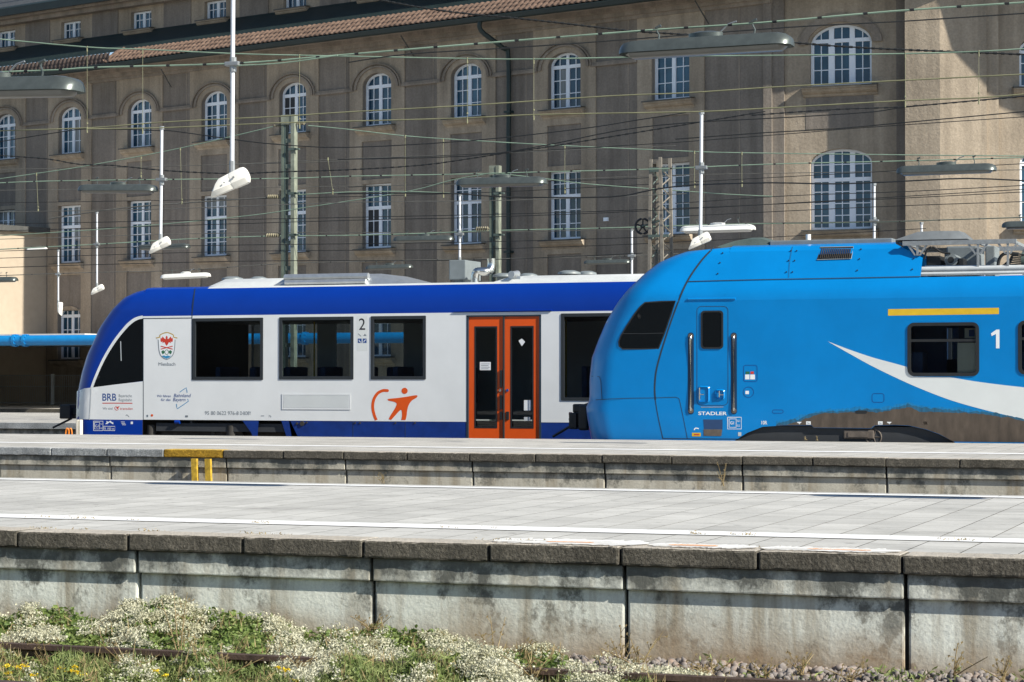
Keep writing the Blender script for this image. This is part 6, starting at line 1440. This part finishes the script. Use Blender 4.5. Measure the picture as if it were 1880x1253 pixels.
# ------------------------------------------------------------------ white hanging poles with loudspeakers
def make_speaker():
    e = empty('hanging_loudspeaker', (0, 0, 0)); b = MB(35)
    oc = lambda x, r, sk=0: [(x + sk * math.sin(rad(45 * k + 22.5)), r * math.cos(rad(45 * k + 22.5)), r * 1.05 * math.sin(rad(45 * k + 22.5))) for k in range(8)]
    b.loft([oc(-.17, .062, .07), oc(-.16, .068, .06), oc(.0, .074), oc(.003, .072), oc(.006, .076), oc(.125, .080), oc(.15, .074), oc(.165, .05)], closed=True, caps=True)
    b.build('speaker_body', 'box_white', e)
    b = MB(40); b.tube([(.05, -.078, .01), (.05, -.088, .01)], .010, 8); b.tube([(-.05, -.078, .0), (-.05, -.084, 0)], .007, 8); b.build('fixing_screw', 'galv', e)
    return e
def pole(px, ytop, ybot, Y, label, clamp_y, r=.02, speaker=None, tilt=14, s=1.0):
    a, b_ = atY(px, ytop, Y), atY(px - (2 if ybot - ytop > 200 else 0), ybot, Y)
    e = empty('hanging_pole', a, 'slim white pole ' + label, 'pole', 'white poles hung from the lamp cables')
    MB(50).tube([a, b_], r, 10).build('tube', 'pole_white', e)
    if clamp_y:
        c = atY(px, clamp_y, Y); k = r / .02
        m = MB(); m.cbox(c[0] - .07 * k, c[0] + .07 * k, Y - .04 * k, Y + .03 * k, c[2] - .02 * k, c[2] + .02 * k, .008); m.tube([c - ZA * .07 * k, c + ZA * .06 * k], r * 1.6, 8); m.build('clamp', 'galv', e)
    m = MB(40); m.tube([a, a + ZA * .05], r * 1.7, 8); m.build('pole_cap', 'galv', e)
    m = MB(40); m.tube([b_ + ZA * .10, b_ - ZA * .03], r * 1.35, 8); m.build('socket', 'galv', e)
    return e, b_
spk = make_speaker(); spu = [False]
def put_spk(p, label, tilt, s, dz=.07, dx=0, yaw=0):
    o = spk if not spu[0] else copy_tree(spk); spu[0] = True
    o.location = (p[0] + dx, p[1], p[2] - dz * s); o.scale = (s, s, s); o.rotation_euler = (0, rad(-tilt), rad(yaw)); tag(o, label, 'loudspeaker', 'white loudspeakers on hanging poles')
e, p = pole(428, -30, 316, 17.8, 'of the largest hanging loudspeaker, crossing the tile roof', 118)
put_spk(p, 'largest white loudspeaker, tilted, hanging left of the green mast', 22, 1.0, .085, .0, 8)
e, p = pole(297, 238, 441, 33, 'of the mid sized loudspeaker left of centre', 330, r=.026)
put_spk(p, 'mid sized white loudspeaker above the front of the blue train', 24, 1.05, .07, 0, 8)
e, p = pole(178, 392, 527, 50, 'of the small loudspeaker in front of the second window column', 449, r=.024)
put_spk(p, 'small tilted white loudspeaker above the blue train nose', 24, 1.0, .06, .03, 8)
e, p = pole(107, 462, 558, 57, 'of the upright loudspeaker beside the cream annexe', 504, r=.024)
put_spk(p, 'small upright white loudspeaker above the canopy at far left', 88, 1.0, .12, .06, 0)
e, p = pole(1288, 210, 434, 33, 'of the loudspeaker above the azure train nose', 308, r=.026)
put_spk(p, 'white loudspeaker hanging just over the azure train nose', 24, .98, .06, .0, 8)
for px, y0, y1, Y, cy, lab in ((844, 360, 480, 50, 430, 'standing above the grey exhaust box'), (1160, 424, 510, 57, 470, 'left of the weathered lattice mast'), (1605, 341, 455, 50, 406, 'right of the big arched window'), (1692, 412, 440, 57, 0, 'above the rear roof frame of the azure train')):
    pole(px, y0, y1, Y, lab, cy, r=.03)

# ------------------------------------------------------------------ plants along the foreground track
def rot_quads(C, size, aspect, up_bias=.4, fold=True):
    """random leaf shaped pieces at points C: returns verts, faces (two triangles folded along the midrib)"""
    n = len(C); d = rng.normal(size=(n, 3)); d[:, 2] = np.abs(d[:, 2]) * up_bias; d /= np.linalg.norm(d, axis=1)[:, None]
    a = rng.normal(size=(n, 3)); s_ = np.cross(d, a); s_ /= np.linalg.norm(s_, axis=1)[:, None]; nn = np.cross(d, s_)
    L = (size * rng.uniform(.6, 1.3, n))[:, None]; W = L * aspect
    v0 = C - d * L * .5; v1 = C + s_ * W * .5 + nn * W * .18; v2 = C + d * L * .5; v3 = C - s_ * W * .5 + nn * W * .18
    V = np.stack([v0, v1, v2, v3], 1).reshape(-1, 3); i = np.arange(n) * 4
    F = np.concatenate([np.stack([i, i + 1, i + 2], 1), np.stack([i, i + 2, i + 3], 1)])
    return V, F
def np_mesh(name, V, F, mat, label, cat, org, kind='stuff'):
    me = bpy.data.meshes.new(name); V = V - np.array(org)
    me.vertices.add(len(V)); me.vertices.foreach_set('co', V.astype(np.float32).ravel())
    k = F.shape[1]; me.loops.add(F.size); me.loops.foreach_set('vertex_index', F.astype(np.int32).ravel())
    me.polygons.add(len(F)); me.polygons.foreach_set('loop_start', np.arange(0, F.size, k, dtype=np.int32)); me.update(calc_edges=True)
    me.materials.append(M[mat]); o = bpy.data.objects.new(name, me); COL.objects.link(o); o.location = org
    return tag(o, label, cat, kind=kind)
# upper outline of the creeper against the wall (pixel x -> pixel y at the wall)
outl = [(-200, 1118), (0, 1124), (60, 1120), (120, 1126), (150, 1142), (200, 1128), (250, 1106), (300, 1101), (350, 1106), (380, 1118), (420, 1138), (480, 1136), (520, 1142), (560, 1150), (600, 1164), (640, 1160), (690, 1150), (750, 1158), (800, 1176), (850, 1178), (890, 1200), (940, 1196), (980, 1190), (1020, 1206), (1080, 1216), (1150, 1226), (1260, 1246), (1400, 1275)]
ox = [atY(p[0], p[1], YN0)[0] for p in outl]; oz = [atY(p[0], p[1], YN0)[2] for p in outl]
def creeper_top(x): return np.interp(x, ox, oz)
def lump(x, y, s): # smooth pseudo-noise
    return (np.sin(x * 7.1 * s + 1.3) * np.cos(y * 5.3 * s + x * 2.2 * s) + np.sin(x * 17.0 * s + y * 11 * s) * .5 + np.sin(x * 31 * s - y * 23 * s) * .3)
def surf(x, y):
    """height of the planted bank: leaning on the wall, falling to the rail"""
    t = np.clip((YN0 - y) / (YN0 - RY), 0, 1.0); zt = creeper_top(x)
    base = zt + (-.64 - zt) * t ** .8
    return base + .035 * lump(x, y, 1.0) * (1 - .5 * t)
def scatter(n, x0, x1, y0, y1): return rng.uniform(x0, x1, n), rng.uniform(y0, y1, n)
X, Y = scatter(26000, -12.5, -2.9, RY + .06, YN0 + .05)
Zs = surf(X, Y) - np.abs(rng.normal(0, .055, len(X))) + .01
keep = Zs > -.82; C = np.stack([X, Y, Zs], 1)[keep]
V, F = rot_quads(C, .048, .6); np_mesh('creeper_foliage', V, F, 'leaf', 'green creeper leaves banked against the stained wall behind the rusty rail', 'plants', (-7, 12.3, -.8))
X, Y = scatter(15000, -12.5, -3.1, RY + .04, YN0 + .02); Zs = surf(X, Y) - np.abs(rng.normal(0, .04, len(X))) + .015
C = np.stack([X, Y, Zs], 1); V, F = rot_quads(C, .030, .45); np_mesh('fine_foliage', V, F, 'leaf2', 'fine grey green shoots mixed through the flowering creeper', 'plants', (-7, 12.3, -.8))
# cream blossom in sprays
def blossoms(n, x0, x1, y0, y1, thr, per=46, rad_=.019, zoff=.02, zf_=surf):
    X, Y = scatter(n, x0, x1, y0, y1); m = lump(X, Y, .62) + .35 * lump(X + 5, Y - 3, 1.9) + rng.normal(0, .25, n) > thr; X, Y = X[m], Y[m]
    cz = zf_(X, Y) + zoff + rng.normal(0, .012, len(X)); C = np.stack([X, Y, cz], 1)
    C = np.repeat(C, per, 0) + rng.normal(0, rad_, (len(C) * per, 3)) * np.array([1.2, 1, .6]); return C
C = blossoms(5200, -12.5, -3.2, RY + .05, YN0 - .02, .22); V, F = rot_quads(C, .015, .75, .8)
np_mesh('creeper_blossom', V, F, 'blossom', 'cream white blossom sprays over the green creeper along the wall', 'flowers', (-7, 12.3, -.8))
# front strip before the rail
def surf2(x, y): return -.66 + .045 * lump(x + 3, y, .8) - .08 * np.clip((RY - .1 - y) / .6, 0, 1) + .085 * np.exp(-((x + 4.75) / .65) ** 2) - .10 * np.clip((x + 3.7) / 1.2, 0, 1)
X, Y = scatter(34000, -10.5, -2.7, RY - .75, RY - .0); bare = (lump(X * .8 + 1, Y, .5) > .75) & (Y > RY - .3); X, Y = X[~bare], Y[~bare]
C = np.stack([X, Y, surf2(X, Y) - np.abs(rng.normal(0, .03, len(X)))], 1); V, F = rot_quads(C, .038, .4, 1.0); X, Y = scatter(9000, -10.5, -2.9, RY - .75, RY + .05); m = lump(X * 1.1, Y * .9 + 2, .7) > -.1; X, Y = X[m], Y[m]; V3, F3 = rot_quads(np.stack([X, Y, surf2(X, Y) + .004 - np.abs(rng.normal(0, .02, len(X)))], 1), .042, .55, .5)
np_mesh('verge_leaves', V3, F3, 'leaf', 'bright green leaves creeping over the rail from the front verge', 'plants', (-7, 11.4, -.8))
np_mesh('verge_weeds', V, F, 'leaf2', 'low green weeds between the rusty rail and the picture edge', 'plants', (-7, 11.4, -.8))
C = blossoms(900, -8, -2.6, RY - .7, RY - .02, .6, 40, .018, .02, surf2); V, F = rot_quads(C, .015, .75, .8); C2 = blossoms(1500, -5.9, -3.6, RY - .6, RY + .1, .35, 40, .02, .025, surf2); V2, F2 = rot_quads(C2, .015, .75, .8); F = np.concatenate([F, F2 + len(V)]); V = np.concatenate([V, V2])
np_mesh('verge_blossom', V, F, 'blossom', 'cream blossom clumps in front of the rusty rail', 'flowers', (-5, 11.4, -.8))
# grass blades and thin stems through both strips
def blades(n, x0, x1, y0, y1, zf_, size, name, mat, label, keep_thr=-9):
    X, Y = scatter(n, x0, x1, y0, y1); m = lump(X * 1.3 - 2, Y * 1.1, .9) > keep_thr; X, Y = X[m], Y[m]
    V, F = rot_quads(np.stack([X, Y, zf_(X, Y) + .015], 1), size, .06, 3.0); np_mesh(name, V, F, mat, label, 'grass', (-7, 11.6, -.8))
blades(9000, -10.5, -2.4, RY - .75, RY - .02, surf2, .075, 'verge_grass', 'leaf2', 'thin green grass blades standing in front of the rusty rail')
blades(5200, -10.5, -2.4, RY - .75, YN0 - .05, lambda x, y: np.where(y < RY, surf2(x, y), surf(x, y)), .13, 'straw_grass', 'dry', 'straw coloured grass stems scattered through the trackside plants', .1)
X, Y = scatter(5200, -3.6, .1, RY - .1, YN0 - .1); m = lump(X * .9 + 4, Y * 1.3, .9) + .25 * rng.normal(0, 1, len(X)) > .55; X, Y = X[m], Y[m]
V, F = rot_quads(np.stack([X, Y, -.76 + .10 * np.clip((Y - RY - .1) / .9, 0, 1) + np.abs(rng.normal(0, .03, len(X)))], 1), .045, .3, 1.4); np_mesh('ballast_weeds', V, F, 'leaf2', 'scattered green weeds growing through the ballast at lower right', 'plants', (-2, 12.2, -.8))
# yellow flower heads
yp = [(14, 1222), (33, 1225), (46, 1223), (16, 1236), (18, 1248), (112, 1227), (128, 1232), (142, 1234), (138, 1224), (152, 1240), (287, 1231), (303, 1240), (346, 1249), (512, 1226), (525, 1230), (545, 1250), (60, 1240), (90, 1247)]
Cs = []
for x, y in yp:
    p = atY(x, y, RY - .62 + rng.uniform(-.1, .1)); Cs.append(p + rng.normal(0, .008, (30, 3)) * np.array([1.6, 1.3, .6]))
C = np.concatenate(Cs); V, F = rot_quads(C, .014, .7, .8); np_mesh('yellow_flowers', V, F, 'yellow_bloom', 'small bright yellow flower heads among the weeds at lower left', 'flowers', (-8, 11.4, -.7))
# dry stalks, each a clump of its own
def stalk_clump(px, ybase, ytop, Y, label, mat='dry', n=5, spread=.10, heads=26, name='dry_weed', group='dry weed stalks'):
    b = atY(px, ybase, Y); h = atY(px, ytop, Y)[2] - b[2]; mb = MB()
    for k in range(n):
        dx, dy = rng.normal(0, spread, 2); hh = h * rng.uniform(.55, 1.0) if k else h
        pts = [b + np.array([rng.normal(0, .015), 0, 0]), b + np.array([dx * .35, dy * .3, hh * .45]), b + np.array([dx, dy, hh])]
        P = smooth_curve(pts, 3); mb.tube(P, [.0045 - .003 * i / len(P) for i in range(len(P))], 4, cap=False)
        for j in range(heads // n):
            t = rng.uniform(.35, 1); q = P[int(t * (len(P) - 1))]; e_ = q + rng.normal(0, .022, 3) + np.array([0, 0, .018]); mb.tube([q, e_], .0016, 3, cap=False)
            s_ = .008; mb.add([e_ + np.array([-s_, 0, 0]), e_ + np.array([0, s_, s_]), e_ + np.array([s_, 0, .004]), e_ + np.array([0, -s_, -s_])], [(0, 1, 2, 3)])
    tag(mb.build(name, mat, org=b, loc=b, recalc=False), label, 'weed', group)
stk = [(328, 1225, 1085, RY + .1, 'tallest dry seeding stalk rising from the creeper near the first wall joint'), (910, 1225, 1140, RY + .3, 'dry feathery stalk where the creeper thins out'), (1140, 1235, 1150, YN0 - .15, 'dry stalk at the second wall joint'), (1175, 1235, 1160, YN0 - .2, 'thin leaning stalk right of the second wall joint'), (688, 1165, 1130, YN0 - .1, 'short green sprig in front of the dark wall joint'), (1470, 1240, 1195, YN0 - .25, 'dry weed growing from the ballast left of the brown stain'), (1750, 1250, 1185, YN0 - .2, 'dry straw coloured weed on the ballast at far right'), (1310, 1240, 1212, YN0 - .3, 'small weed on the ballast at its left end'), (1400, 1246, 1210, YN0 - .4, 'low bushy weed on the ballast by the rail'), (90, 1250, 1165, RY - .2, 'dry stalk crossing the rail at far left'), (20, 1245, 1185, RY - .2, 'dry forked stalk at the left picture edge'), (560, 1250, 1185, RY - .2, 'dry stalks in front of the rail near centre left'), (410, 1250, 1190, RY - .25, 'branching dry stalk before the rail at left'), (980, 1253, 1195, RY - .1, 'pale stalk before the rail below the third wall panel')]
stk += [(1290, 1250, 1222, RY + .35, 'sparse weed left of centre on the ballast strip'), (1560, 1252, 1215, YN0 - .4, 'thin weed on the ballast before the long lit wall panel'), (1840, 1253, 1205, YN0 - .5, 'weed on the ballast at the right picture edge'), (240, 1250, 1175, RY - .3, 'slim dry stalk before the rail below the blossom mound'), (760, 1250, 1185, RY - .2, 'dry seeding stalk over the rail where the leaves bury it')]
for px, yb, yt, Y, lab in stk: stalk_clump(px, yb, yt, Y, lab)
for px, yb, yt, Y, lab, mt in ((1327, 893, 848, YF0 - .1, 'dry yellowish weed growing against the far platform wall', 'dry'), (704, 888, 868, YF0 - .1, 'small brown weed tuft at the foot of the far platform wall', 'dry'), (1478, 808.5, 801, YF1 - .05, 'tiny dry grass tuft on the far platform edge under the azure train', 'dry'), (1500, 809, 800.5, YF1 - .05, 'tiny dry grass blades beside the tuft at the azure train', 'dry')):
    stalk_clump(px, yb, yt, Y, lab, mt, n=5, spread=.07 if yb > 820 else .02, heads=20 if yb > 820 else 0)
tag(MB().build('x', 'dry') if False else bpy.data.objects['ground'], kind='structure')
C = []
X, Y = scatter(2600, -8.6, -4.4, RY - .45, RY - .04); m = lump(X * .8 + 1, Y, .5) > .4; X, Y = X[m], Y[m]
V, F = rot_quads(np.stack([X, Y, -.77 + np.abs(rng.normal(0, .04, len(X)))], 1), .07, .07, 1.2); np_mesh('dead_stems', V, F, 'dead', 'tangle of reddish brown dead stems under the rusty rail', 'weeds', (-6, 11.5, -.8))
# weeds in the paving joints
X = rng.uniform(-18, 0, 380); Y = np.where(rng.random(380) < .5, YN0 + .3 + rng.normal(0, .012, 380), yl - .1 + rng.normal(0, .02, 380)); m = lump(X, Y, .8) > .5
C = np.repeat(np.stack([X[m], Y[m], np.full(m.sum(), .006)], 1), 8, 0) + rng.normal(0, .02, (m.sum() * 8, 3)) * np.array([2.2, .5, .25]); C[:, 2] = np.abs(C[:, 2])
V, F = rot_quads(C, .022, .35, 1.0); np_mesh('joint_moss', V, F, 'dry', 'dry moss and tiny weeds in the joints of the near platform', 'moss', (-8, 13, 0))
X = rng.uniform(-22, -2, 700); C = np.stack([X, YF0 - .02 - np.abs(rng.normal(0, .06, 700)), atZ(940, 893, 0)[2] + 0 * X - .2 + np.abs(rng.normal(0, .03, 700))], 1); m = lump(X * .6, X * .3, 1.0) > .1; C = C[m]
# ballast stones on the right
def stones(n, x0, x1, y0, y1, zf_, size):
    base = np.array([(1, 1, 1), (-1, 1, 1), (-1, -1, 1), (1, -1, 1), (1, 1, -1), (-1, 1, -1), (-1, -1, -1), (1, -1, -1), (0, 0, 1.5), (0, 0, -1.3), (1.4, 0, 0), (-1.4, 0, 0), (0, 1.4, 0), (0, -1.4, 0)], float) * .55
    fs = []
    for ring, ap in (((0, 1, 2, 3), 8), ((7, 6, 5, 4), 9), ((0, 3, 7, 4), 10), ((1, 5, 6, 2), 11), ((0, 4, 5, 1), 12), ((3, 2, 6, 7), 13)):
        for k in range(4): fs.append((ring[k], ring[(k + 1) % 4], ap))
    fs = np.array(fs); X, Y = scatter(n, x0, x1, y0, y1); Vs = []; Fs = []
    for i in range(n):
        A = rng.normal(size=(3, 3)); Q, _ = np.linalg.qr(A); s_ = size * rng.uniform(.55, 1.35) * np.array([1, rng.uniform(.6, 1), rng.uniform(.5, .9)])
        v = (base * rng.uniform(.72, 1.2, (14, 1)) * s_) @ Q + np.array([X[i], Y[i], zf_(X[i], Y[i]) + rng.normal(0, .008)]); Vs.append(v); Fs.append(fs + 14 * i)
    return np.concatenate(Vs), np.concatenate(Fs)
V, F = stones(3400, -4.4, .2, RY - .3, YN0 + .02, lambda x, y: -.785 + .10 * np.clip((y - RY - .1) / .9, 0, 1), .035)
np_mesh('ballast_stones', V, F, 'stone', 'grey and brown ballast stones heaped along the wall foot at right', 'stones', (-2, 12.3, -.8))
V, F = stones(1500, -12, -4.4, RY - .7, YN0, lambda x, y: -.80, .032)
np_mesh('buried_ballast', V, F, 'stone', 'ballast stones showing between the weeds at left', 'stones', (-8, 12, -.8))
# unseen dark hall added behind the camera to darken reflections in glass and paint
opp = empty('added_dark_hall', (-40, -32, -.88), 'unseen dark hall added behind the camera to darken the train window reflections', 'building')
MB().box(-160, 20, -44, -32, -.88, 11).build('wall', 'shade_wall', opp)  # wall of the added unseen hall
MB().box(-161, 21, -45, -31, 11.004, 11.6).build('roof', 'slate', opp)  # roof of the added unseen hall
